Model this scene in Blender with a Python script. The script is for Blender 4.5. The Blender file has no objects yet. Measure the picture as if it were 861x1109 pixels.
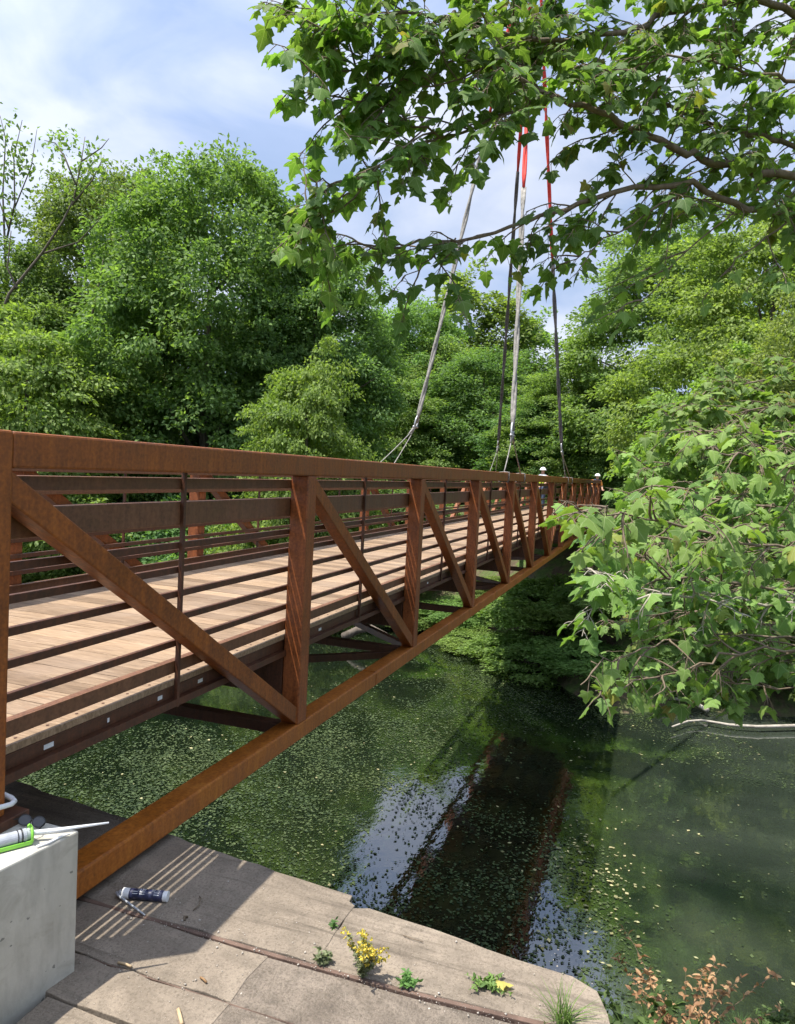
import bpy, bmesh, math, random
import numpy as np
from mathutils import Vector, Matrix
rnd = random.Random(7)
rng = np.random.default_rng(11)
SC = bpy.context.scene
COL = SC.collection
# ------------------------------------------------------------------ camera (bridge axes: X along the bridge, Y to its far side, Z up, deck z=0)
CAM = np.array([-2.3447, -2.4798, 1.3215])
RT = np.array([0.3287, -0.9430, 0.0515]); UP = np.array([0.0343, 0.0664, 0.9972]); FW = np.array([0.9438, 0.3260, -0.0542])
FPX = 801.23
cd = bpy.data.cameras.new("camera"); cam = bpy.data.objects.new("camera", cd); COL.objects.link(cam)
cam.matrix_world = Matrix(((RT[0], UP[0], -FW[0], CAM[0]), (RT[1], UP[1], -FW[1], CAM[1]), (RT[2], UP[2], -FW[2], CAM[2]), (0, 0, 0, 1)))
cd.sensor_fit = 'VERTICAL'; cd.sensor_height = 36.0; cd.sensor_width = 36.0
cd.lens = FPX / 1109 * 36.0; cd.clip_end = 5000; cd.clip_start = 0.05
SC.camera = cam
SC.render.resolution_x = 795; SC.render.resolution_y = 1024
# ------------------------------------------------------------------ sky, sun, exposure
SUN_TRAVEL = Vector((0.24, -0.31, -1.0)).normalized()
s = -SUN_TRAVEL
ELEV = math.asin(s.z); AZ = math.atan2(s.x, s.y)
w = bpy.data.worlds.new("World"); SC.world = w; w.use_nodes = True
nt = w.node_tree; nt.nodes.clear()
def N(t, tree=None, **kw):
    n = (tree or nt).nodes.new(t)
    for k, v in kw.items(): setattr(n, k, v)
    return n
sky = N('ShaderNodeTexSky', sky_type='NISHITA'); sky.sun_disc = False; sky.sun_elevation = ELEV; sky.sun_rotation = AZ
sky.air_density = 1.0; sky.dust_density = 1.2; sky.ozone_density = 1.0
tc = N('ShaderNodeTexCoord'); mp = N('ShaderNodeMapping'); mp.inputs['Scale'].default_value = (1.0, 1.0, 2.2); mp.inputs['Location'].default_value = (3.1, 0.4, 0.2)
n1 = N('ShaderNodeTexNoise'); n1.inputs['Scale'].default_value = 2.9; n1.inputs['Detail'].default_value = 7; n1.inputs['Roughness'].default_value = 0.55; n1.inputs['Distortion'].default_value = 0.25
r1 = N('ShaderNodeValToRGB'); r1.color_ramp.elements[0].position = 0.36; r1.color_ramp.elements[0].color = (0.58, 0.58, 0.58, 1); r1.color_ramp.elements[1].position = 0.60; r1.color_ramp.elements[1].color = (0.93, 0.93, 0.93, 1)
n2 = N('ShaderNodeTexNoise'); n2.inputs['Scale'].default_value = 4.2; n2.inputs['Detail'].default_value = 7; n2.inputs['Distortion'].default_value = 0.5
r2 = N('ShaderNodeValToRGB'); r2.color_ramp.elements[0].position = 0.38; r2.color_ramp.elements[0].color = (3.0, 3.8, 5.6, 1); r2.color_ramp.elements[1].position = 0.62; r2.color_ramp.elements[1].color = (5.4, 5.75, 6.8, 1)
mx = N('ShaderNodeMix', data_type='RGBA'); bg = N('ShaderNodeBackground'); bg.inputs['Strength'].default_value = 0.10
wo = N('ShaderNodeOutputWorld'); L = nt.links.new
L(tc.outputs['Generated'], mp.inputs['Vector']); L(mp.outputs[0], n1.inputs['Vector']); L(mp.outputs[0], n2.inputs['Vector'])
L(n1.outputs['Fac'], r1.inputs[0]); L(n2.outputs['Fac'], r2.inputs[0])
L(r1.outputs[0], mx.inputs['Factor']); L(sky.outputs[0], mx.inputs['A']); L(r2.outputs[0], mx.inputs['B'])
dt = N('ShaderNodeVectorMath', operation='DOT_PRODUCT'); dt.inputs[1].default_value = tuple(s); L(tc.outputs['Generated'], dt.inputs[0])
m1 = N('ShaderNodeMath', operation='MAXIMUM'); m1.inputs[1].default_value = 0.0; L(dt.outputs['Value'], m1.inputs[0])
m2 = N('ShaderNodeMath', operation='POWER'); m2.inputs[1].default_value = 2.5; L(m1.outputs[0], m2.inputs[0])
m3 = N('ShaderNodeMath', operation='MULTIPLY_ADD'); m3.inputs[1].default_value = 1.5; m3.inputs[2].default_value = 1.0; L(m2.outputs[0], m3.inputs[0])
vs_ = N('ShaderNodeVectorMath', operation='SCALE'); L(mx.outputs['Result'], vs_.inputs[0]); L(m3.outputs[0], vs_.inputs['Scale'])
L(vs_.outputs[0], bg.inputs['Color']); L(bg.outputs[0], wo.inputs['Surface'])
sl = bpy.data.lights.new("sun", 'SUN'); sl.energy = 4.8; sl.angle = math.radians(0.53); sl.color = (1.0, 0.94, 0.84)
so = bpy.data.objects.new("sun", sl); COL.objects.link(so); so.rotation_euler = SUN_TRAVEL.to_track_quat('-Z', 'Y').to_euler(); so.location = (0, 0, 40)
SC.view_settings.view_transform = 'Standard'; SC.view_settings.look = 'None'; SC.view_settings.exposure = 0.74; SC.view_settings.gamma = 1.0
SC.view_settings.use_curve_mapping = False
SC.render.engine = 'CYCLES'
cy = SC.cycles; cy.max_bounces = 10; cy.diffuse_bounces = 7; cy.glossy_bounces = 3; cy.transmission_bounces = 6; cy.transparent_max_bounces = 4
cy.use_adaptive_sampling = True; cy.adaptive_threshold = 0.02; cy.use_denoising = True; cy.sample_clamp_indirect = 6.0; cy.caustics_reflective = False; cy.caustics_refractive = False

# ------------------------------------------------------------------ helpers: real positions measured off the photograph
def ray(x, y): return FW + RT * (x - 430.5) / FPX - UP * (y - 554.5) / FPX
def onz(x, y, z): d = ray(x, y); return CAM + d * (z - CAM[2]) / d[2]
def onY(x, y, Y): d = ray(x, y); return CAM + d * (Y - CAM[1]) / d[1]
def onX(x, y, X): d = ray(x, y); return CAM + d * (X - CAM[0]) / d[0]
def dep(x, y, D): return CAM + ray(x, y) * D

# ------------------------------------------------------------------ materials
def mat(name):
    m = bpy.data.materials.new(name); m.use_nodes = True; t = m.node_tree; t.nodes.clear()
    out = t.nodes.new('ShaderNodeOutputMaterial'); return m, t, out
def nd(t, typ, **kw):
    n = t.nodes.new(typ)
    for k, v in kw.items():
        if k in n.inputs: n.inputs[k].default_value = v
        else: setattr(n, k, v)
    return n
def ramp(t, stops):
    r = t.nodes.new('ShaderNodeValToRGB'); e = r.color_ramp.elements
    while len(e) < len(stops): e.new(0.5)
    for el, (p, c) in zip(e, stops): el.position = p; el.color = (*c, 1) if len(c) == 3 else c
    return r
def coords(t, scale=(1, 1, 1), kind='Object'):
    c = t.nodes.new('ShaderNodeTexCoord'); m = t.nodes.new('ShaderNodeMapping'); m.inputs['Scale'].default_value = scale
    t.links.new(c.outputs[kind], m.inputs['Vector']); return m.outputs[0]
def noise(t, vec, scale, detail=4, rough=0.55, dist=0.0):
    n = t.nodes.new('ShaderNodeTexNoise'); n.inputs['Scale'].default_value = scale; n.inputs['Detail'].default_value = detail
    n.inputs['Roughness'].default_value = rough; n.inputs['Distortion'].default_value = dist; t.links.new(vec, n.inputs['Vector']); return n.outputs['Fac']
def mixc(t, f, a, b, mode='MIX'):
    m = t.nodes.new('ShaderNodeMix'); m.data_type = 'RGBA'; m.blend_type = mode
    for sock, v in (('Factor', f), ('A', a), ('B', b)):
        i = m.inputs[0] if sock == 'Factor' else m.inputs[6 if sock == 'A' else 7]
        if hasattr(v, 'links') or hasattr(v, 'is_linked'): t.links.new(v, i)
        elif sock == 'Factor': i.default_value = v
        else: i.default_value = (*v, 1)
    return m.outputs[2]
def bump(t, h, strength, dist=0.01):
    b = t.nodes.new('ShaderNodeBump'); b.inputs['Strength'].default_value = strength; b.inputs['Distance'].default_value = dist
    t.links.new(h, b.inputs['Height']); return b.outputs[0]
def principled(t, out, col, rough=0.6, spec=0.4, normal=None, metallic=0.0):
    p = t.nodes.new('ShaderNodeBsdfPrincipled')
    if hasattr(col, 'is_linked'): t.links.new(col, p.inputs['Base Color'])
    else: p.inputs['Base Color'].default_value = (*col, 1)
    if hasattr(rough, 'is_linked'): t.links.new(rough, p.inputs['Roughness'])
    else: p.inputs['Roughness'].default_value = rough
    p.inputs['Specular IOR Level'].default_value = spec; p.inputs['Metallic'].default_value = metallic
    if normal is not None: t.links.new(normal, p.inputs['Normal'])
    t.links.new(p.outputs[0], out.inputs['Surface']); return p
M = {}
def plain(name, col, rough=0.6, spec=0.4, vary=0.25, scale=6.0, metallic=0.0, bumpk=0.0):
    m, t, out = mat(name); v = coords(t); f = noise(t, v, scale, 5)
    lo = tuple(c * (1 - vary) for c in col); hi = tuple(min(1, c * (1 + vary)) for c in col)
    r = ramp(t, [(0.3, lo), (0.7, hi)]); t.links.new(f, r.inputs[0])
    nb = bump(t, noise(t, v, scale * 6, 4), bumpk) if bumpk else None
    principled(t, out, r.outputs[0], rough, spec, nb, metallic); M[name] = m; return m
def steel(name, dark, mid, light, sc=1.0):
    m, t, out = mat(name)
    v = coords(t); v2 = coords(t, (9, 9, 1.2))
    a = noise(t, v, 2.3 * sc, 6, 0.62, 0.3); b = noise(t, v2, 3.0, 4, 0.6); c = noise(t, v, 55, 3)
    r = ramp(t, [(0.28, dark), (0.5, mid), (0.74, light)])
    x = t.nodes.new('ShaderNodeMath'); x.operation = 'MULTIPLY_ADD'; x.inputs[1].default_value = 0.62; t.links.new(b, x.inputs[0])
    y = t.nodes.new('ShaderNodeMath'); y.operation = 'MULTIPLY_ADD'; y.inputs[1].default_value = 0.50; t.links.new(a, y.inputs[0]); t.links.new(x.outputs[0], y.inputs[2])
    x.inputs[2].default_value = -0.07
    t.links.new(y.outputs[0], r.inputs[0])
    col = mixc(t, 0.35, r.outputs[0], ramp_out(t, c, [(0.3, tuple(k * 0.55 for k in dark)), (0.75, light)]))
    rr = ramp_out(t, a, [(0.3, (0.40,) * 3), (0.7, (0.68,) * 3)])
    principled(t, out, col, rr, 0.5, bump(t, c, 0.10, 0.004)); M[name] = m
def ramp_out(t, f, stops):
    r = ramp(t, stops); t.links.new(f, r.inputs[0]); return r.outputs[0]
steel('corten', (0.080, 0.019, 0.003), (0.220, 0.058, 0.006), (0.42, 0.132, 0.018))
steel('corten_red', (0.085, 0.020, 0.005), (0.235, 0.061, 0.012), (0.46, 0.148, 0.038))
steel('corten_warm', (0.13, 0.033, 0.003), (0.36, 0.100, 0.008), (0.58, 0.215, 0.028))
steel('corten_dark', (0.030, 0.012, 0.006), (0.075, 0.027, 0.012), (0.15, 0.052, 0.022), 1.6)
steel('rail_board', (0.080, 0.034, 0.015), (0.15, 0.065, 0.030), (0.25, 0.115, 0.058), 1.5)

def deck_wood():
    m, t, out = mat('deck_wood'); g = t.nodes.new('ShaderNodeNewGeometry')
    v = coords(t, (14, 1.1, 6)); grain = noise(t, v, 3.2, 6, 0.65, 1.2); v2 = coords(t); blotch = noise(t, v2, 1.7, 4); kn = noise(t, coords(t, (6, 2.2, 3)), 2.1, 2, 0.5, 2.0)
    base = ramp_out(t, grain, [(0.28, (0.135, 0.092, 0.058)), (0.52, (0.275, 0.192, 0.122)), (0.75, (0.40, 0.295, 0.20))])
    pl = ramp_out(t, g.outputs['Random Per Island'], [(0, (0.58, 0.54, 0.50)), (0.5, (0.92, 0.90, 0.88)), (1, (1.22, 1.17, 1.10))])
    col = mixc(t, 1.0, base, pl, 'MULTIPLY')
    col = mixc(t, ramp_out(t, kn, [(0.66, (0, 0, 0)), (0.74, (0.6,) * 3)]), col, (0.22, 0.12, 0.06))
    col = mixc(t, ramp_out(t, blotch, [(0.45, (0, 0, 0)), (0.75, (0.30,) * 3)]), col, (0.40, 0.31, 0.24))
    principled(t, out, col, 0.68, 0.3, bump(t, grain, 0.25, 0.004)); M['deck_wood'] = m
deck_wood()
def concrete(name, c0, c1, stain, sc=1.0, bumpk=0.35, crack=1.0):
    m, t, out = mat(name); v = coords(t)
    a = noise(t, v, 1.3 * sc, 8, 0.68, 0.6); b = noise(t, v, 7 * sc, 6, 0.68, 0.5); c = noise(t, v, 85, 4, 0.75); big = noise(t, coords(t, (1.0, .35, 1)), 2.6 * sc, 5, 0.6, 0.4)
    sp = t.nodes.new('ShaderNodeTexVoronoi'); sp.inputs['Scale'].default_value = 75; t.links.new(v, sp.inputs['Vector'])
    col = ramp_out(t, a, [(0.30, c0), (0.66, c1)])
    col = mixc(t, ramp_out(t, b, [(0.44, (0,) * 3), (0.70, (0.75,) * 3)]), col, stain)
    col = mixc(t, ramp_out(t, big, [(0.54, (0,) * 3), (0.70, (0.60,) * 3)]), col, tuple(k * 0.50 for k in c0))
    col = mixc(t, ramp_out(t, big, [(0.30, (0.45,) * 3), (0.42, (0,) * 3)]), col, tuple(min(1, k * 1.25) for k in c1))
    col = mixc(t, ramp_out(t, c, [(0.34, (0.60,) * 3), (0.52, (0,) * 3)]), col, tuple(k * 0.45 for k in c0))
    col = mixc(t, ramp_out(t, sp.outputs['Distance'], [(0.0, (0.65,) * 3), (0.20, (0,) * 3)]), col, tuple(min(1, k * 1.35) for k in c1))
    bands = noise(t, coords(t, (11, .55, 1)), 1.6, 4, 0.6, 0.35); col = mixc(t, ramp_out(t, bands, [(0.56, (0,) * 3), (0.70, (0.62,) * 3)]), col, tuple(k * 0.42 for k in c0))
    wv = t.nodes.new('ShaderNodeMix'); wv.data_type = 'VECTOR'; wv.inputs[0].default_value = .22; nn = t.nodes.new('ShaderNodeTexNoise'); nn.inputs['Scale'].default_value = 3.0; nn.inputs['Detail'].default_value = 5; t.links.new(v, nn.inputs['Vector']); t.links.new(v, wv.inputs[4]); t.links.new(nn.outputs['Color'], wv.inputs[5])
    cr = t.nodes.new('ShaderNodeTexVoronoi'); cr.feature = 'DISTANCE_TO_EDGE'; cr.inputs['Scale'].default_value = 1.7 * sc; t.links.new(wv.outputs[1], cr.inputs['Vector'])
    ck = ramp_out(t, cr.outputs['Distance'], [(0.0, (0.55 * crack,) * 3), (0.006, (0.0,) * 3)]); col = mixc(t, ck, col, (0.05, 0.042, 0.035))
    h = t.nodes.new('ShaderNodeMath'); h.operation = 'ADD'; t.links.new(b, h.inputs[0]); t.links.new(c, h.inputs[1])
    h2 = t.nodes.new('ShaderNodeMath'); h2.operation = 'MULTIPLY_ADD'; h2.inputs[1].default_value = -1.2; t.links.new(ck, h2.inputs[0]); t.links.new(h.outputs[0], h2.inputs[2])
    principled(t, out, col, 0.9, 0.2, bump(t, h2.outputs[0], bumpk, 0.014)); M[name] = m
concrete('old_concrete', (0.195, 0.160, 0.124), (0.315, 0.262, 0.205), (0.165, 0.138, 0.108), 1.0, 0.5, 0.0)
concrete('rough_concrete', (0.165, 0.135, 0.107), (0.335, 0.28, 0.225), (0.145, 0.122, 0.098), 1.8, 1.0, 0.0)
def cast_concrete():
    m, t, out = mat('cast_concrete'); v = coords(t)
    a = noise(t, v, 2.2, 6, 0.6, 0.2); b = noise(t, coords(t, (10, 10, 2.5)), 1.3, 4)
    p = noise(t, v, 24, 2, 0.5); st = noise(t, v, 5.5, 6, 0.7, 0.8)
    col = ramp_out(t, a, [(0.3, (0.42, 0.405, 0.35)), (0.7, (0.58, 0.555, 0.485))])
    col = mixc(t, ramp_out(t, b, [(0.46, (0,) * 3), (0.68, (0.65,) * 3)]), col, (0.33, 0.315, 0.27))
    col = mixc(t, ramp_out(t, st, [(0.50, (0,) * 3), (0.66, (0.55,) * 3)]), col, (0.33, 0.305, 0.25))
    pits = ramp_out(t, p, [(0.705, (0,) * 3), (0.72, (0.7,) * 3)])
    col = mixc(t, pits, col, (0.10, 0.10, 0.09))
    principled(t, out, col, 0.8, 0.3, bump(t, noise(t, v, 40, 4), 0.18, 0.006)); M['cast_concrete'] = m
cast_concrete()
def veinmix(t, col):
    uv = t.nodes.new('ShaderNodeUVMap'); sp = t.nodes.new('ShaderNodeSeparateXYZ'); t.links.new(uv.outputs[0], sp.inputs[0])
    def mt(op, a, b=None):
        n = t.nodes.new('ShaderNodeMath'); n.operation = op
        for i, q in enumerate((a, b)):
            if q is None: continue
            if hasattr(q, 'is_linked'): t.links.new(q, n.inputs[i])
            else: n.inputs[i].default_value = q
        return n.outputs[0]
    ax_ = mt('ABSOLUTE', sp.outputs['X']); y = sp.outputs['Y']; d = ax_
    for dx, dy in ((.83, .555), (.964, -.262)): d = mt('MINIMUM', d, mt('ABSOLUTE', mt('SUBTRACT', mt('MULTIPLY', ax_, dy), mt('MULTIPLY', y, dx))))
    side = mt('ABSOLUTE', mt('SUBTRACT', mt('FRACT', mt('ADD', mt('MULTIPLY', y, 5.5), mt('MULTIPLY', ax_, -5.0))), .5)); d2 = mt('ADD', mt('MULTIPLY', side, .12), .004)
    f = ramp_out(t, d, [(0.006, (.75,) * 3), (0.020, (0,) * 3)]); f2 = ramp_out(t, d2, [(0.006, (.30,) * 3), (0.014, (0,) * 3)])
    col = mixc(t, f2, col, (0.20, 0.30, 0.10)); col = mixc(t, f, col, (0.27, 0.36, 0.14))
    sp2 = noise(t, coords(t), 38, 3, 0.6); return mixc(t, ramp_out(t, sp2, [(0.70, (0,) * 3), (0.76, (.7,) * 3)]), col, (0.17, 0.11, 0.04))
def leafmat(name, lo, hi, trans=0.3, tone=None, rough=0.5, dead=0.0, veins=False):
    m, t, out = mat(name); g = t.nodes.new('ShaderNodeNewGeometry'); oi = t.nodes.new('ShaderNodeObjectInfo')
    isl = ramp_out(t, g.outputs['Random Per Island'], [(0, lo), (0.75, hi), (0.97, tuple(min(1, c * 1.25) for c in hi)), (1.0, (0.24, 0.20, 0.035) if dead else tuple(min(1, c * 1.25) for c in hi))])
    cl = noise(t, coords(t), 0.55, 2)
    col = mixc(t, 1.0, isl, ramp_out(t, cl, [(0.3, (0.78, 0.84, 0.80)), (0.7, (1.20, 1.12, 1.05))]), 'MULTIPLY')
    hs = t.nodes.new('ShaderNodeHueSaturation')
    mr = t.nodes.new('ShaderNodeMapRange'); mr.inputs['To Min'].default_value = 0.490 if veins else 0.478; mr.inputs['To Max'].default_value = 0.512 if veins else 0.517; t.links.new(oi.outputs['Random'], mr.inputs['Value']); t.links.new(mr.outputs[0], hs.inputs['Hue'])
    mr2 = t.nodes.new('ShaderNodeMath'); mr2.operation = 'MULTIPLY_ADD'; fr2 = t.nodes.new('ShaderNodeMath'); fr2.operation = 'FRACT'; ml = t.nodes.new('ShaderNodeMath'); ml.operation = 'MULTIPLY'; ml.inputs[1].default_value = 7.31; t.links.new(oi.outputs['Random'], ml.inputs[0]); t.links.new(ml.outputs[0], fr2.inputs[0]); t.links.new(fr2.outputs[0], mr2.inputs[0]); mr2.inputs[1].default_value = 0.34; mr2.inputs[2].default_value = 0.86; t.links.new(mr2.outputs[0], hs.inputs['Value']); hs.inputs['Saturation'].default_value = 0.93
    if veins: col = veinmix(t, col)
    t.links.new(col, hs.inputs['Color'])
    p = t.nodes.new('ShaderNodeBsdfPrincipled'); t.links.new(hs.outputs[0], p.inputs['Base Color']); p.inputs['Roughness'].default_value = rough + .08; p.inputs['Specular IOR Level'].default_value = 0.22
    tr = t.nodes.new('ShaderNodeBsdfTranslucent')
    tcol = mixc(t, 1.0, hs.outputs[0], (1.35, 1.45, 0.55), 'MULTIPLY'); t.links.new(tcol, tr.inputs['Color'])
    ms = t.nodes.new('ShaderNodeMixShader'); ms.inputs[0].default_value = trans
    t.links.new(p.outputs[0], ms.inputs[1]); t.links.new(tr.outputs[0], ms.inputs[2]); t.links.new(ms.outputs[0], out.inputs['Surface']); M[name] = m
leafmat('leaf_broad', (0.095, 0.165, 0.042), (0.180, 0.280, 0.078), .46)
leafmat('leaf_bright', (0.110, 0.195, 0.042), (0.190, 0.300, 0.070), .46)
leafmat('leaf_dark', (0.075, 0.150, 0.044), (0.145, 0.245, 0.072), .46)
leafmat('leaf_yellowgreen', (0.115, 0.180, 0.042), (0.205, 0.285, 0.072), .46)
leafmat('leaf_sycamore', (0.070, 0.150, 0.026), (0.140, 0.245, 0.046), 0.50, dead=1.0, veins=True)
leafmat('leaf_sycamore_low', (0.085, 0.175, 0.032), (0.175, 0.295, 0.058), 0.42, dead=1.0, veins=True)
leafmat('leaf_brown', (0.24, 0.115, 0.048), (0.46, 0.28, 0.14), 0.25)
leafmat('leaf_weed', (0.07, 0.14, 0.035), (0.13, 0.23, 0.05), 0.25)
leafmat('leaf_weed_dark', (0.035, 0.075, 0.020), (0.080, 0.140, 0.034), 0.25)
leafmat('leaf_grey', (0.12, 0.14, 0.075), (0.20, 0.22, 0.12), 0.2)
leafmat('petal_yellow', (0.62, 0.52, 0.02), (0.80, 0.72, 0.06), 0.25)
leafmat('floating_leaf', (0.012, 0.024, 0.008), (0.058, 0.080, 0.028), 0.1)
leafmat('floating_debris', (0.16, 0.16, 0.07), (0.40, 0.38, 0.20), 0.1)
def bark(name, a, b, sc=(6, 6, 1.2)):
    m, t, out = mat(name); f = noise(t, coords(t, sc), 2.5, 5, 0.65, 0.5)
    principled(t, out, ramp_out(t, f, [(0.3, a), (0.7, b)]), 0.85, 0.2, bump(t, f, 0.5, 0.02)); M[name] = m
bark('bark_grey', (0.07, 0.055, 0.042), (0.19, 0.16, 0.13)); bark('bark_pale', (0.24, 0.21, 0.17), (0.50, 0.46, 0.39), (3, 3, 3)); bark('twig', (0.10, 0.075, 0.05), (0.23, 0.18, 0.13))
def ground_mat():
    m, t, out = mat('ground_soil'); v = coords(t)
    a = noise(t, v, 0.35, 6, 0.6); b = noise(t, v, 7, 6, 0.7); c = noise(t, v, 1.4, 5, 0.6)
    soil = ramp_out(t, b, [(0.3, (0.055, 0.042, 0.030)), (0.7, (0.14, 0.105, 0.070))])
    grass = ramp_out(t, b, [(0.3, (0.045, 0.080, 0.022)), (0.7, (0.115, 0.165, 0.045))])
    col = mixc(t, ramp_out(t, c, [(0.42, (0,) * 3), (0.58, (1,) * 3)]), soil, grass)
    principled(t, out, col, 0.92, 0.15, bump(t, b, 0.8, 0.05)); M['ground_soil'] = m
ground_mat()
def water_mat():
    m, t, out = mat('river_water'); v = coords(t)
    murk = noise(t, v, 0.22, 4, 0.55, 0.6); fine = noise(t, coords(t, (1.0, 1.6, 1)), 5.0, 6, 0.7, 0.4); patch = noise(t, v, 0.42, 5, 0.6, 0.5)
    col = ramp_out(t, murk, [(0.32, (0.003, 0.006, 0.003)), (0.68, (0.011, 0.016, 0.009))])
    col = mixc(t, ramp_out(t, patch, [(0.50, (0,) * 3), (0.64, (0.75,) * 3)]), col, ramp_out(t, fine, [(0.42, (0.004, 0.008, 0.003)), (0.60, (0.026, 0.036, 0.011))]))
    sx = t.nodes.new('ShaderNodeSeparateXYZ'); t.links.new(v, sx.inputs[0]); ya = t.nodes.new('ShaderNodeMath'); ya.operation = 'MULTIPLY_ADD'; ya.inputs[1].default_value = 3.0; t.links.new(murk, ya.inputs[0]); t.links.new(sx.outputs['Y'], ya.inputs[2])
    mrg = t.nodes.new('ShaderNodeMapRange'); mrg.inputs['From Min'].default_value = 0.3; mrg.inputs['From Max'].default_value = -1.6; mrg.inputs['To Max'].default_value = 0.9; t.links.new(ya.outputs[0], mrg.inputs['Value'])
    col = mixc(t, mrg.outputs[0], col, ramp_out(t, murk, [(0.36, (0.009, 0.015, 0.010)), (0.66, (0.042, 0.053, 0.039))]))
    d = t.nodes.new('ShaderNodeBsdfDiffuse'); t.links.new(col, d.inputs['Color'])
    gl = t.nodes.new('ShaderNodeBsdfGlossy'); gl.inputs['Roughness'].default_value = 0.02; gl.inputs['Color'].default_value = (0.95, 0.97, 1.0, 1)
    rip = noise(t, coords(t, (1.0, 1.5, 1)), 2.6, 3, 0.5); rip2 = noise(t, v, 14, 2, 0.5)
    ad = t.nodes.new('ShaderNodeMath'); ad.operation = 'MULTIPLY_ADD'; ad.inputs[1].default_value = 0.12; t.links.new(rip2, ad.inputs[0]); t.links.new(rip, ad.inputs[2])
    bn = bump(t, ad.outputs[0], 0.07, 0.05); t.links.new(bn, gl.inputs['Normal'])
    fr = t.nodes.new('ShaderNodeFresnel'); fr.inputs['IOR'].default_value = 2.8; t.links.new(bn, fr.inputs['Normal'])
    ms = t.nodes.new('ShaderNodeMixShader'); t.links.new(fr.outputs[0], ms.inputs[0]); t.links.new(d.outputs[0], ms.inputs[1]); t.links.new(gl.outputs[0], ms.inputs[2])
    t.links.new(ms.outputs[0], out.inputs['Surface']); M['river_water'] = m
water_mat()
plain('sling_grey', (0.26, 0.245, 0.22), 0.85, 0.2, 0.35, 14, 0, 0.6); plain('sling_shaded', (0.11, 0.10, 0.095), 0.85, 0.2, 0.4, 14, 0, 0.6)  # second one is the grey sling with tree shade put into its colour
plain('sling_red', (0.60, 0.05, 0.035), 0.7, 0.3, 0.25, 9, 0, 0.4); plain('galvanised', (0.42, 0.42, 0.42), 0.45, 0.5, 0.2, 20, 0.6)
plain('white_plastic', (0.74, 0.75, 0.76), 0.4, 0.5, 0.06, 8); plain('grey_plastic', (0.34, 0.36, 0.39), 0.4, 0.5, 0.2, 30); plain('green_paint', (0.22, 0.56, 0.06), 0.4, 0.5, 0.15, 12)
plain('navy_label', (0.025, 0.030, 0.075), 0.4, 0.5, 0.2, 14); plain('black_plastic', (0.02, 0.02, 0.022), 0.35, 0.5, 0.2, 10); plain('white_tag', (0.62, 0.64, 0.66), 0.6, 0.3, 0.1, 30)
plain('hardhat_white', (0.80, 0.80, 0.78), 0.35, 0.5, 0.04); plain('hivis_yellow', (0.62, 0.78, 0.06), 0.8, 0.2, 0.1); plain('hivis_orange', (0.78, 0.30, 0.06), 0.8, 0.2, 0.1); plain('denim', (0.06, 0.08, 0.13), 0.9, 0.1, 0.3); plain('skin', (0.50, 0.30, 0.21), 0.6, 0.3, 0.08)
plain('blue_tarp', (0.05, 0.09, 0.26), 0.5, 0.4, 0.3); plain('sack_white', (0.66, 0.62, 0.54), 0.85, 0.2, 0.12); plain('rust_angle', (0.13, 0.085, 0.065), 0.8, 0.3, 0.35, 10, 0, 0.4); plain('pebble', (0.42, 0.38, 0.33), 0.85, 0.2, 0.2)
plain('wood_scrap', (0.48, 0.36, 0.22), 0.8, 0.2, 0.2); plain('lens_smoke', (0.05, 0.05, 0.055), 0.15, 0.6, 0.1)

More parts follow.
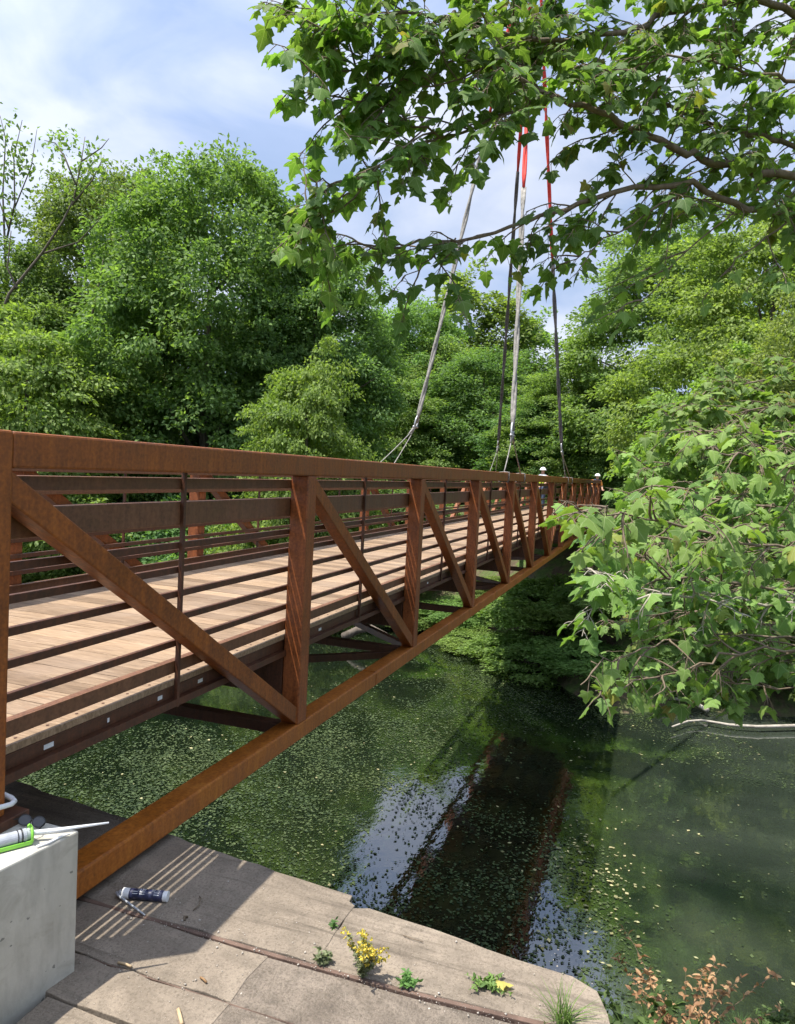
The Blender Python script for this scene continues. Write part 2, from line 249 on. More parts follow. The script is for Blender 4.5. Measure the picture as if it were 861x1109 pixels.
# ------------------------------------------------------------------ mesh helpers
class MB:
    def __init__(s): s.v = []; s.f = []
    def add(s, vs, fs):
        o = len(s.v); s.v += [tuple(float(c) for c in p) for p in vs]; s.f += [tuple(i + o for i in f) for f in fs]
    def box(s, a, b):
        (x0, y0, z0), (x1, y1, z1) = [tuple(min(p, q) for p, q in zip(a, b)), tuple(max(p, q) for p, q in zip(a, b))]
        s.add([(x0, y0, z0), (x1, y0, z0), (x1, y1, z0), (x0, y1, z0), (x0, y0, z1), (x1, y0, z1), (x1, y1, z1), (x0, y1, z1)],
              [(0, 3, 2, 1), (4, 5, 6, 7), (0, 1, 5, 4), (1, 2, 6, 5), (2, 3, 7, 6), (3, 0, 4, 7)])
    def bar(s, a, b, wd, ht, up=(0, 1, 0)):   # rectangular bar from a to b
        a, b = Vector(a), Vector(b); d = (b - a).normalized(); u = Vector(up); u = (u - d * u.dot(d)).normalized(); v = d.cross(u)
        vs = []
        for p in (a, b):
            for i, j in ((-1, -1), (1, -1), (1, 1), (-1, 1)): vs.append(p + u * (i * wd / 2) + v * (j * ht / 2))
        s.add(vs, [(0, 1, 2, 3), (7, 6, 5, 4), (0, 4, 5, 1), (1, 5, 6, 2), (2, 6, 7, 3), (3, 7, 4, 0)])
    def tube(s, pts, rad, n=8, cap=True):
        pts = [Vector(p) for p in pts]; m = len(pts)
        if not hasattr(rad, '__len__'): rad = [rad] * m
        vs = []; fs = []; ref = None
        for i, p in enumerate(pts):
            d = (pts[min(i + 1, m - 1)] - pts[max(i - 1, 0)])
            d = d.normalized() if d.length > 1e-9 else Vector((0, 0, 1))
            if ref is None: ref = Vector((0, 0, 1)) if abs(d.z) < 0.9 else Vector((1, 0, 0))
            u = ref - d * ref.dot(d)
            if u.length < 1e-4: u = Vector((1, 0.3, 0)) - d * d.x
            u.normalize(); ref = u; v = d.cross(u)
            for k in range(n):
                a = 2 * math.pi * k / n; vs.append(p + (u * math.cos(a) + v * math.sin(a)) * rad[i])
        for i in range(m - 1):
            for k in range(n):
                a, b = i * n + k, i * n + (k + 1) % n; fs.append((a, b, b + n, a + n))
        if cap: fs.append(tuple(range(n - 1, -1, -1))); fs.append(tuple((m - 1) * n + k for k in range(n)))
        s.add(vs, fs)
    def lathe(s, a, b, prof, n=16):   # profile [(t along a-b in metres, r)]
        a, b = Vector(a), Vector(b); d = (b - a).normalized(); s.tube([a + d * t for t, _ in prof], [r for _, r in prof], n)
    def prism(s, poly, z0, z1):
        n = len(poly); s.add([(x, y, z0) for x, y in poly] + [(x, y, z1) for x, y in poly],
              [tuple(range(n - 1, -1, -1)), tuple(range(n, 2 * n))] + [(i, (i + 1) % n, n + (i + 1) % n, n + i) for i in range(n)])
    def ball(s, c, r, nu=10, nv=7, sq=(1, 1, 1)):
        vs = [(c[0], c[1], c[2] - r * sq[2])]; fs = []
        for j in range(1, nv):
            ph = -math.pi / 2 + math.pi * j / nv
            for i in range(nu):
                th = 2 * math.pi * i / nu; vs.append((c[0] + r * sq[0] * math.cos(ph) * math.cos(th), c[1] + r * sq[1] * math.cos(ph) * math.sin(th), c[2] + r * sq[2] * math.sin(ph)))
        vs.append((c[0], c[1], c[2] + r * sq[2])); top = len(vs) - 1
        for i in range(nu):
            k = (i + 1) % nu; fs.append((0, 1 + k, 1 + i)); fs.append((top, 1 + (nv - 2) * nu + i, 1 + (nv - 2) * nu + k))
            for j in range(nv - 2): fs.append((1 + j * nu + i, 1 + j * nu + k, 1 + (j + 1) * nu + k, 1 + (j + 1) * nu + i))
        s.add(vs, fs)
    def build(s, name, m, parent=None, bevel=0.0, smooth=False):
        me = bpy.data.meshes.new(name); me.from_pydata(s.v, [], s.f); me.update()
        o = bpy.data.objects.new(name, me); COL.objects.link(o); me.materials.append(M[m] if isinstance(m, str) else m)
        if parent is not None:
            o.parent = parent; o.matrix_parent_inverse = Matrix.Translation(-parent.location) if parent.location.length else Matrix()
        if smooth: me.polygons.foreach_set('use_smooth', [True] * len(me.polygons))
        if bevel:
            b = o.modifiers.new('bevel', 'BEVEL'); b.width = bevel; b.segments = 2; b.limit_method = 'ANGLE'; b.angle_limit = math.radians(40)
        return o
def npmesh(name, verts, quads=None, tris=None, m=None):
    me = bpy.data.meshes.new(name); verts = np.asarray(verts, np.float32); me.vertices.add(len(verts)); me.vertices.foreach_set('co', verts.ravel())
    k = 4 if quads is not None else 3; f = np.asarray(quads if quads is not None else tris, np.int32)
    me.loops.add(f.size); me.loops.foreach_set('vertex_index', f.ravel()); me.polygons.add(len(f))
    me.polygons.foreach_set('loop_start', np.arange(len(f), dtype=np.int32) * k); me.update(calc_edges=True)
    if m: me.materials.append(M[m])
    return me
def link(name, me, parent=None):
    o = bpy.data.objects.new(name, me); COL.objects.link(o)
    if parent is not None: o.parent = parent; o.matrix_parent_inverse = Matrix.Translation(-parent.location)
    return o
def tag(o, label=None, cat=None, group=None, kind=None):
    if label: o['label'] = label
    if cat: o['category'] = cat
    if group: o['group'] = group
    if kind: o['kind'] = kind
    return o
def thing(name, label, cat, loc=(0, 0, 0), group=None):
    o = bpy.data.objects.new(name, None); COL.objects.link(o); o.location = loc; o.empty_display_size = 0.2
    return tag(o, label, cat, group)
def ovals(C, axis, nrm, ln, wd, R, curl=.3, fold=.35):
    A = unit(axis); S = unit(np.cross(A, nrm)); Nn = np.cross(S, A); n = len(C)
    t = np.array([0, .22, .5, .78, 1.0]); hw = np.array([0, .75, 1.0, .62, 0]); cu = curl * R.uniform(-.3, 1.6, n); P = []
    for k in range(5):
        sp_ = C + A * (ln * t[k])[:, None] - Nn * (ln * cu * (t[k] - .15) ** 2)[:, None]; P.append(sp_)
    for sg in (1, -1):
        for k in (1, 2, 3):
            f_ = fold * R.uniform(.2, 1.6, n); P.append(P[k] + S * (wd * hw[k] * sg * R.uniform(.8, 1.2, n))[:, None] + Nn * (wd * hw[k] * f_)[:, None])
    V_ = np.stack(P, 1).reshape(-1, 3); T_ = np.array([(0, 5, 1), (1, 5, 6), (1, 6, 2), (2, 6, 7), (2, 7, 3), (3, 7, 4), (0, 1, 8), (1, 9, 8), (1, 2, 9), (2, 10, 9), (2, 3, 10), (3, 4, 10)])
    return V_, (np.arange(n)[:, None, None] * 11 + T_[None]).reshape(-1, 3)
def unit(a): return a / np.maximum(np.linalg.norm(a, axis=-1, keepdims=True), 1e-9)
def leafquads(C, axis, nrm, ln, wd, bend=0.15):
    A = unit(axis); S = unit(np.cross(A, nrm)); Nn = np.cross(S, A); ln = ln[:, None]; wd = wd[:, None]
    v = np.stack([C, C + A * ln * .45 + S * wd + Nn * ln * bend * .5, C + A * ln - Nn * ln * bend, C + A * ln * .45 - S * wd + Nn * ln * bend * .5], 1).reshape(-1, 3)
    return v, np.arange(len(v)).reshape(-1, 4)

# ------------------------------------------------------------------ terrain, water
ZW = -5.0
_fy = np.array([-900, -60, -20, -7, -2, .2, 4.3, 8, 20, 45, 900.]); _fx = np.array([24, 24, 22, 21.5, 18.9, 21.2, 25.4, 26, 27, 25, 25.])
_ny = np.array([-900, -30, -9, -5, -3.2, -2.6, 4.5, 6, 20, 900.]); _nx = np.array([7, 7, 6.0, 5.2, 3.4, 1.0, 1.0, 4.5, 4.5, 4.5])
def hterr(X, Y):
    X, Y = np.broadcast_arrays(np.asarray(X, float), np.asarray(Y, float))
    nz = 0.35 * np.sin(X * .9 + 1.3 * np.sin(Y * .5)) * np.cos(Y * .8) + 0.15 * np.sin(X * 2.3 + Y * 1.7)
    xf = np.interp(Y, _fy, _fx) + 0.35 * np.sin(Y * 1.3) + .2 * np.sin(Y * 3.1); xn = np.interp(Y, _ny, _nx)
    far = ZW + np.clip((X - xf) * 0.62, -2.5, 9); top = -0.75 + nz * .35
    far = np.where(far > top - .8, top - .8 * np.exp(-np.maximum(far - top + .8, 0) / .8), far) + nz * .10 * np.clip((X - xf) / 3, 0, 1)
    slope = np.where((Y > -2.7) & (Y < 4.6), 40.0, 0.95)
    near = ZW + np.clip((xn - X) * slope, -2.5, 99); ntop = np.where(X < -.75, -0.28, -1.15) + nz * .06
    ntop = np.where(Y < -2.7, -1.0 + nz * .12, ntop)
    near = np.minimum(near, ntop)
    ap = -.06 - .5 * np.maximum(0, np.abs(Y - 1.5) - 2.2) - 1.2 * np.maximum(0, 34.9 - X); far = np.maximum(far, np.where(X < 60, ap, -99))
    return np.where(X > (xf + xn) / 2, far, near)
def axis_pts(lo, hi, step, ext, g=1.22):
    c = list(np.arange(lo, hi + 1e-6, step)); d = step; x = hi; up = []
    while x < ext: d *= g; x += d; up.append(x)
    d = step; x = lo; dn = []
    while x > -ext: d *= g; x -= d; dn.append(x)
    return np.array(dn[::-1] + c + up)
gx = axis_pts(-5, 42, .4, 1500); gy = axis_pts(-16, 34, .4, 1500)
XX, YY = np.meshgrid(gx, gy, indexing='ij'); ZZ = hterr(XX, YY)
V = np.stack([XX, YY, ZZ], -1).reshape(-1, 3); ni, nj = XX.shape
I = (np.arange(ni - 1)[:, None] * nj + np.arange(nj - 1)[None]).ravel()
g = link('ground', npmesh('ground', V, quads=np.stack([I, I + nj, I + nj + 1, I + 1], 1), m='ground_soil')); tag(g, kind='structure')
g.data.polygons.foreach_set('use_smooth', [True] * len(g.data.polygons))
wx = axis_pts(-5, 40, 5, 1200, 1.6)
wm = MB(); wm.add([(-6, -900, ZW), (60, -900, ZW), (60, 900, ZW), (-6, 900, ZW)], [(0, 1, 2, 3)])
tag(wm.build('river_water', 'river_water'), kind='structure')

# ------------------------------------------------------------------ bridge
PL = 2.8889; NP = 12; XE = NP * PL; W = 2.92; TB = 1.2546; TT = 1.4066; BT = -0.669; BB = -0.8045
br = thing('truss_bridge', 'rust brown weathering steel truss footbridge with wooden deck slung over the river', 'bridge')
def side(sgn):
    f = (lambda y: y) if sgn < 0 else (lambda y: W + .15 - y)   # y measured from the outer face inward
    def B(m, x0, x1, y0, y1, z0, z1): m.box((x0, f(y0), z0), (x1, f(y1), z1))
    m = MB(); B(m, 0.0, XE - .15, 0, .152, TB, TT); m.build('top_chord', 'corten', br, .012)
    m = MB(); B(m, .1, XE - .25, 0, .157, BB, BT); m.build('bottom_chord', 'corten_warm', br, .012)
    for k in range(NP + 1):
        end = k in (0, NP); x1 = k * PL; m = MB()
        B(m, x1 - .15, x1 - .001, .001 if not end else -.002, .15, (-.2 if k == 0 else BT) if end or k == 0 else BT, TT + .002 if end else TB)
        if k == NP: B(m, x1 - .15, x1 - .001, .003, .149, BB, BT)
        p = m.build('end_post' if end else 'post', 'corten' if k == 0 else 'corten_red', br, .010)
        if end:
            q = MB(); B(q, x1 - .24, x1 + .09, -.04, .19, (-.245 if k == 0 else BB - .03), (-.202 if k == 0 else BB - .002)); b = q.build('base_plate', 'corten_dark', p, .004)
    for k in range(NP):
        m = MB(); m_ = f(.070); sl2 = (TB - BT) / (PL - .15); d = .112
        pa, pb = (k * PL - .07, m_, TB - .075 + .07 * sl2), ((k + 1) * PL - .08, m_, BT + .075 - .07 * sl2)
        if k >= NP // 2: pa, pb = (k * PL - .07, m_, BT + .075 - .07 * sl2), ((k + 1) * PL - .08, m_, TB - .075 + .07 * sl2)
        m.bar(pa, pb, d, d, (0, 1, 0)); m.build('diagonal', 'corten', br, .008)
    for z in (.235, .385, .530, .675, .82):
        m = MB(); B(m, -.14, XE - .02, .153, .179, z - .020, z + .020); m.build('safety_rail', 'corten_dark', br, .003)
    m = MB(); B(m, -.14, XE - .02, .153, .193, .940, 1.080); m.build('rub_rail', 'rail_board', br, .006)
    m = MB(); B(m, -.14, XE - .02, .153, .190, 1.152, 1.220); m.build('upper_rail', 'rail_board', br, .005)
    m = MB(); B(m, -.14, XE - .02, .158, .172, .053, .128); B(m, -.14, XE - .02, .172, .205, .121, .128); m.build('toe_plate', 'rail_board', br, .002)
    for k in range(NP):
        x = k * PL + 1.365; m = MB(); B(m, x - .012, x + .012, .126, .1525, -.15, TB + .002); m.build('rail_upright', 'corten_dark', br, .003)
    m = MB(); B(m, .1, XE - .16, .166, .174, -.10, -.030); B(m, .1, XE - .16, .128, .175, -.1445, -.1005)
    B(m, .1, XE - .16, .156, .178, -.030, -.022); m.build('edge_channel', 'corten_dark', br, .002)
    if sgn < 0:
        for x, l in ((.37, .06), (.80, .014), (1.22, .04), (1.62, .05), (2.1, .02), (3.4, .05), (4.9, .04), (6.6, .05)):
            m = MB(); B(m, x, x + l, .1635, .1655, -.078, -.055); m.build('paper_tag', 'white_tag', br)
for sgn in (-1, 1): side(sgn)
m = MB(); x = -.10
while x < XE - .1:
    wpl = .183; m.box((x, .30, -.02), (x + wpl, W + .15 - .30, .018 + rnd.uniform(-.0015, .0015))); x += wpl + .008
m.build('deck_planks', 'deck_wood', br, .003)
for y0, y1 in ((.154, .297), (W + .15 - .297, W + .15 - .154)):
    m = MB(); x = -.10
    while x < XE - .1:
        l = min(4.8, XE - .1 - x); m.box((x, y0, -.018), (x + l, y1, .0165)); x += l + .004
    nf = len(m.f)
    for xs in np.arange(.05, XE - .2, .19):
        yy = y0 + .05 if y0 < 1 else y1 - .05
        m.lathe((xs, yy, .0165), (xs, yy, .02), [(0, .008), (.002, .008), (.0022, .001)], 8)
    e = m.build('edge_board', 'deck_wood', br); e.data.materials.append(M['corten_dark'])
    e.data.polygons.foreach_set('material_index', [0] * nf + [1] * (len(m.f) - nf))
for k in range(1, NP + 1):
    x = k * PL - .075; m = MB(); m.box((x - .07, .158, -.46), (x + .07, W - .008, -.15)); m.build('floor_beam', 'corten_dark', br, .006)
    m = MB(); m.box((x - .05, .160, BB + .02), (x + .05, W - .01, BB + .11)); m.build('cross_strut', 'corten_dark', br, .006)
for k in range(NP):
    m = MB(); a = (k * PL + .12, .16, BB + .065); b = ((k + 1) * PL - .25, W - .01, BB + .065)
    if k % 2: a, b = (a[0], b[1], a[2]), (b[0], a[1], b[2])
    m.bar(a, b, .075, .075, (0, 0, 1)); m.build('lateral_brace', 'corten_dark', br, .004)
for y in (.75, 1.53, 2.3):
    m = MB(); m.box((.1, y - .05, -.148), (XE - .2, y + .05, -.022)); m.build('stringer', 'corten_dark', br)
for k in (1, 3, 5, 8, 10):   # weld splice plates on the near bottom chord
    m = MB(); x = k * PL + 1.55; m.box((x, .012, BT), (x + .16, .145, BT + .006)); m.box((x, -.005, BB + .012), (x + .16, 0, BT - .012)); m.build('splice_plate', 'corten_warm', br, .001)
# white hose looped round the foot of the near end post
m = MB(); pts = []
for i in range(25):
    a = 2 * math.pi * i / 24; pts.append((-.075 + .112 * max(-1, min(1, 1.25 * math.cos(a))), .075 + .112 * max(-1, min(1, 1.25 * math.sin(a))), -.13 + .015 * math.sin(a * 2)))
m.tube(pts, .011, 8, False); tag(m.build('plastic_hose', 'white_plastic', smooth=True), 'white plastic hose looped round the foot of the rusty end post', 'hose')

# ------------------------------------------------------------------ old abutment slabs and the new concrete block
sl_ = thing('old_abutment', 'weathered old concrete abutment ledge in long slabs above the water', 'abutment', (0.4, -.6, -.85))
ZS = -.85
def jit(poly, n=5, amp=.008):
    out = []
    for i, p in enumerate(poly):
        qn = poly[(i + 1) % len(poly)]; out.append(p); dl = math.dist(p, qn); k = int(dl / .12) if n else 0
        for j in range(1, k): 
            t = j / k; out.append((p[0] + (qn[0] - p[0]) * t + rnd.gauss(0, amp), p[1] + (qn[1] - p[1]) * t + rnd.gauss(0, amp)))
    return out
def slab(poly, z1, mname, dz=.25, amp=.006):
    m = MB(); m.prism(jit(poly, 1, amp), z1 - dz, z1); return m.build('concrete_slab', mname, sl_, .004)
e = [(1.53, 4.3), (1.39, 1.37), (1.219, .01), (1.121, -.705), (1.083, -1.16), (1.030, -1.165), (1.006, -1.205)]
slab(e + [(.536, -1.205), (.536, 4.3)], ZS, 'old_concrete', .42)
slab([(.985, -1.19), (1.022, -1.277), (.992, -1.62), (.93, -2.03), (.915, -2.28), (.86, -2.39), (.74, -2.44), (.61, -2.47), (.575, -2.0), (.548, -1.6), (.536, -1.19)], ZS - .004, 'old_concrete', .42)
slab([(.498, -1.0), (.498, 4.3), (.190, 4.3), (.190, -1.0)], ZS - .002, 'old_concrete')
slab([(.182, -1.0), (.182, 4.3), (-.058, 4.3), (-.058, -1.0)], ZS - .003, 'old_concrete')
slab([(.497, -.98), (.508, -1.6), (.530, -2.1), (.56, -2.5), (.197, -2.5), (.188, -.98)], ZS - .006, 'rough_concrete', .25, .002)
slab([(.182, -.98), (.19, -2.5), (-.06, -2.6), (-.058, -.98)], ZS - .007, 'rough_concrete', .25, .002)
slab([(-.064, -.9), (-.066, -2.6), (-.8, -2.6), (-.8, -.9)], ZS - .010, 'rough_concrete', .25, .004)
slab([(-.064, -.894), (-.064, -.31), (-.8, -.31), (-.8, -.894)], ZS - .006, 'old_concrete')
m = MB(); m.prism([(.93, -2.42), (1.02, -1.2), (1.50, 4.3), (-.85, 4.3), (-.85, -2.55), (.5, -2.45)], -6.5, ZS - .27); m.build('abutment_wall', 'rough_concrete', sl_)
m = MB(); m.prism([(.505, 4.2), (.528, 4.2), (.528, -1.0), (.540, -1.6), (.568, -2.0), (.605, -2.44), (.575, -2.44), (.545, -2.0), (.520, -1.6), (.505, -1.0)], ZS - .1, ZS - .001); m.build('edge_angle', 'rust_angle', sl_, .003)
m = MB(); m.prism([(.188, 4.2), (.182, 4.2), (.182, -1.0), (.192, -2.4), (.198, -2.4), (.188, -1.0)], ZS - .1, ZS - .007); m.build('joint_filler', 'rust_angle', sl_)
m = MB(); m.prism([(.095, -.302), (.095, 1.5), (-1.6, 1.5), (-1.6, -.262), (-.26, -.258)], -1.25, -.245)
blk = m.build('concrete_block', 'cast_concrete', None, .008); tag(blk, 'smooth pale grey cast concrete block carrying the near bridge end', 'concrete block')
for Y in (0.0, W - .008):
    m = MB(); m.box((XE - .5, Y - .04, -1.3), (XE + .4, Y + .2, BB - .032)); 
    tag(m.build('bearing_pedestal', 'cast_concrete', None, .01), 'pale concrete pedestal under the %s corner of the far bridge end' % ('right' if Y < 1 else 'left'), 'pedestal')

# ------------------------------------------------------------------ trees: prototypes with a trunk and a leafy crown, copied with their parts
def crown_mesh(name, lobes, nclump, nleaf, size, clump, m, seed, droop=0.35, flat=0.45, inner=0.22):
    R = np.random.default_rng(seed); lob = np.array(lobes, float); area = (lob[:, 3] * lob[:, 5]); pr = area / area.sum()
    cs = []
    while len(cs) < nclump:
        k = R.choice(len(lob), p=pr); d = unit(R.normal(size=3)); 
        if d[2] < -.55 and R.random() < .6: continue
        wob = 1 + .16 * math.sin(d[0] * 5 + k) * math.cos(d[1] * 6 + k * 2) + .10 * math.sin(d[2] * 11 + d[0] * 7 + k)
        r = (R.uniform(.80, 1.02) if R.random() > inner else R.uniform(.35, .8)) * wob
        c = lob[k, :3] + d * r * lob[k, 3:6]
        if c[2] < .15: continue
        o = lob; q = (((c - o[:, :3]) / o[:, 3:6]) ** 2).sum(1)
        if (np.delete(q, k) < .45).any(): continue
        cs.append((*c, *unit(d * np.array([1, 1, .8]))))
    cs = np.array(cs); c = cs[:, :3]; out = cs[:, 3:]
    n = nclump * nleaf; idx = np.repeat(np.arange(nclump), nleaf); rad = clump * R.uniform(.6, 1.35, nclump)[idx]
    u = unit(R.normal(size=(n, 3))) * (R.random(n) ** .45)[:, None]
    off = u * rad[:, None] * np.array([1, 1, flat]); off += out[idx] * (np.linalg.norm(u[:, :2], axis=1) * rad * .25)[:, None]
    off[:, 2] -= (np.linalg.norm(u[:, :2], axis=1) ** 2) * rad * droop
    C = c[idx] + off
    ax = unit(u * np.array([1, 1, .4]) + out[idx] * .5 + R.normal(size=(n, 3)) * .45 + np.array([0, 0, -droop]))
    nr = unit(out[idx] * .6 + np.array([0, 0, .55]) + R.normal(size=(n, 3)) * .6)
    ln = size * R.uniform(.65, 1.35, n); v, f = leafquads(C, ax, nr, ln, ln * R.uniform(.22, .34, n))
    return npmesh(name, v, quads=f, m=m), c
def trunk_mesh(name, H, r0, tips, seed, m='bark_grey', nb=16, lean=0.05):
    R = random.Random(seed); mb = MB(); p = [(0, 0, -.6)]; z = 0
    for i in range(1, 9): p.append((R.gauss(0, lean * H * .12) + p[-1][0] * .8, R.gauss(0, lean * H * .12) + p[-1][1] * .8, H * i / 8))
    mb.tube(p, [r0 * (1.25 - .55 * 0) if i == 0 else r0 * (1 - i / 8.6) for i in range(9)], 9)
    ts = list(tips); R.shuffle(ts)
    for t in ts[:nb]:
        t = Vector(t); zb = max(H * .12, min(H * .85, t.z - (abs(t.x) + abs(t.y)) * .55)); k = min(7, int(zb / H * 8)); fr = zb / H * 8 - k
        b = Vector(p[k]).lerp(Vector(p[k + 1]), fr); mid = b.lerp(t, .5) + Vector((R.gauss(0, .3), R.gauss(0, .3), R.uniform(.1, .7)))
        r = r0 * (1 - zb / H) * .5 + .03; q = [b.lerp(mid, .0), b.lerp(mid, .5), mid, mid.lerp(t, .5), t]; mb.tube(q, [r, r * .8, r * .55, r * .35, .02], 6)
    me = bpy.data.meshes.new(name); me.from_pydata(mb.v, [], mb.f); me.update(); me.materials.append(M[m]); me.polygons.foreach_set('use_smooth', [True] * len(me.polygons)); return me
def lobset(seed, H, Wd, n, zlo=.12, zhi=.98, taper=.5):
    R = random.Random(seed); L_ = [(0, 0, H * (.5 + zlo * .4), Wd * .40, Wd * .40, H * (.46 - zlo * .3))]
    for i in range(n):
        t = (i + .5) / n; z = H * (zlo + (zhi - zlo) * t * .88); a = i * 2.4 + R.uniform(-.4, .4)
        ww = Wd * .5 * (1 - taper * max(0, t - .35) / .65) * (.55 + .45 * min(1, t / .3)); rr = Wd * R.uniform(.17, .25) * (1.15 - .4 * t)
        L_.append((math.cos(a) * (ww - rr * .8), math.sin(a) * (ww - rr * .8), z, rr * 1.1, rr * 1.1, rr * R.uniform(.75, 1.0)))
    return L_
PRO = {}
def proto(key, H, Wd, lobes, nclump, nleaf, size, clump, m, seed, r0=.28, trunk=True, bk='bark_grey', **kw):
    cm, tips = crown_mesh('crown', lobes, nclump, nleaf, size, clump, m, seed, **kw)
    PRO[key] = (H, Wd, cm, trunk_mesh('trunk', H * .9, r0, tips, seed, bk) if trunk else None)
proto('oak', 16, 13, lobset(1, 16, 13, 17, .10), 880, 125, .21, .78, 'leaf_broad', 21, droop=.28, flat=.62)
proto('elm', 16, 11, lobset(2, 16, 11, 16, .08, .98, .62), 800, 125, .20, .74, 'leaf_broad', 22, droop=.42, flat=.6)
proto('dark', 15, 11, lobset(3, 15, 11, 15, .06, .98, .55), 820, 125, .20, .72, 'leaf_dark', 23, droop=.25, flat=.66)
proto('layered', 11, 9, lobset(4, 11, 9, 14, .05, .95, .7), 440, 170, .18, .85, 'leaf_bright', 24, droop=.5, flat=.26)
proto('locust', 14, 11, lobset(5, 14, 11, 17, .08, .98, .55), 860, 125, .17, .72, 'leaf_yellowgreen', 25, flat=.4)
proto('poplar', 18, 5, [(0, 0, 11, 1.5, 1.5, 6.5), (.8, .3, 8, 1.3, 1.3, 3.5), (-.8, -.3, 9.5, 1.2, 1.2, 4), (.2, -.6, 14.5, .9, .9, 3)], 170, 60, .26, .62, 'leaf_bright', 26, .16, inner=.5, flat=.9)
proto('shrub', 4, 5, [(0, 0, 1.6, 2.0, 2.0, 1.7), (1.3, .4, 1.2, 1.2, 1.2, 1.1), (-1.2, .5, 1.4, 1.3, 1.3, 1.3), (.2, -1.3, 1.1, 1.2, 1.2, 1.0), (-.3, .3, 2.6, 1.1, 1.1, 1.0)], 200, 120, .14, .5, 'leaf_bright', 27, .05)
proto('shrub_dark', 4, 5, [(0, 0, 1.6, 2.0, 2.0, 1.7), (1.3, -.4, 1.3, 1.2, 1.2, 1.1), (-1.2, .5, 1.2, 1.3, 1.3, 1.3), (.4, 1.3, 1.1, 1.2, 1.2, 1.0), (.3, -.3, 2.5, 1.1, 1.1, 1.0)], 200, 120, .14, .5, 'leaf_dark', 28, .05)
def plant(kind, name, label, cat, px, ytop, X, wd, group, zb=None, rot=None, hs=None):
    """crown top at picture point (px, ytop) at distance X along the bridge, standing on the terrain there"""
    H, Wd, cm, tm = PRO[kind]; t = onX(px, ytop, X); z0 = float(hterr(t[0], t[1])) if zb is None else zb
    h = max(.8, t[2] - z0); r = thing(name, label, cat, (t[0], t[1], z0), group)
    r.scale = (wd / Wd, wd / Wd, h / H); r.rotation_euler = (0, 0, rnd.uniform(0, 6.28) if rot is None else rot)
    for nm, me in (('crown', cm), ('trunk', tm)):
        if me: o = bpy.data.objects.new(nm, me); COL.objects.link(o); o.parent = r
    return r
GT = 'trees along the far bank'; GS = 'shrubs on the river banks'; GR = 'trees on the right bank'
T = [
 ('oak', 'broadleaf_tree', 'large round broad crowned tree, widest of the tree wall left of the slings', 'tree', 232, 165, 33, 15, GT),
 ('elm', 'broadleaf_tree', 'light green tree behind the bare leaning branches at upper left', 'tree', 120, 172, 37, 13, GT),
 ('elm', 'broadleaf_tree', 'pale green tree crown at the far left edge under the sparse treetop', 'tree', 20, 262, 31, 12, GT),
 ('layered', 'broadleaf_tree', 'low feathery light green tree above the left end of the handrail', 'tree', 35, 335, 25, 11, GT),
 ('dark', 'broadleaf_tree', 'dark green tree at the right shoulder of the large round tree', 'tree', 345, 255, 35, 10.5, GT),
 ('layered', 'broadleaf_tree', 'bright yellow green layered small tree standing in front of the dark tree wall', 'tree', 335, 372, 25, 6.2, GT),
 ('oak', 'broadleaf_tree', 'medium green domed tree in the dip of the treeline left of the leaning sling', 'tree', 440, 322, 62, 15, GT),
 ('dark', 'broadleaf_tree', 'dark maple like tree directly behind the two middle slings', 'tree', 528, 375, 52, 12, GT),
 ('layered', 'broadleaf_tree', 'bright leaved tree behind the shackle of the leaning grey sling', 'tree', 425, 400, 47, 9, GT),
 ('poplar', 'poplar_tree', 'thin see-through poplar rising above the treeline, left of the dark sling', 'tree', 505, 280, 72, 9, 'thin poplars above the treeline'),
 ('poplar', 'poplar_tree', 'thin see-through poplar rising above the treeline, right of the dark sling', 'tree', 555, 305, 74, 9, 'thin poplars above the treeline'),
 ('poplar', 'poplar_tree', 'shortest thin poplar above the treeline, beside the rightmost sling', 'tree', 583, 332, 76, 8, 'thin poplars above the treeline'),
 ('locust', 'broadleaf_tree', 'yellow green tree straight behind the far bridge end', 'tree', 632, 392, 45, 10, GT),
 ('dark', 'broadleaf_tree', 'dark tree filling the gap behind the rightmost sling', 'tree', 590, 425, 46, 9, GT),
 ('oak', 'broadleaf_tree', 'grey green tree in the gap between the locusts and the far bridge end', 'tree', 665, 410, 50, 10, GT),
 ('locust', 'locust_tree', 'tall airy yellow green locust tree under the sycamore boughs at right', 'tree', 735, 238, 46, 15, GR),
 ('locust', 'locust_tree', 'tall airy locust tree at the right edge of the picture', 'tree', 850, 215, 28, 10, GR),
 ('layered', 'broadleaf_tree', 'bright green bushy tree low at right, between locusts and sycamore leaves', 'tree', 790, 385, 23, 6.5, GR),
 ('locust', 'broadleaf_tree', 'leafy green tree in front of the locust at the right edge', 'tree', 880, 330, 22, 6.5, GR),
 ('dark', 'broadleaf_tree', 'shaded green tree at the right of the far bridge end', 'tree', 705, 440, 42, 7, GR),
 ('elm', 'broadleaf_tree', 'tree half hidden behind the near end post at far left', 'tree', -70, 250, 30, 13, GT),
 ('dark', 'broadleaf_tree', 'dark tree filling the back of the wall between round tree and layered tree', 'tree', 290, 330, 38, 11, GT),
 ('dark', 'broadleaf_tree', 'dark tree deep in the tree wall behind the light feathery tree', 'tree', 130, 320, 38, 12, GT),
 ('elm', 'broadleaf_tree', 'mid green tree closing the tree wall behind the leaning sling', 'tree', 485, 365, 60, 13, GT),
]
for a in T: plant(*a)
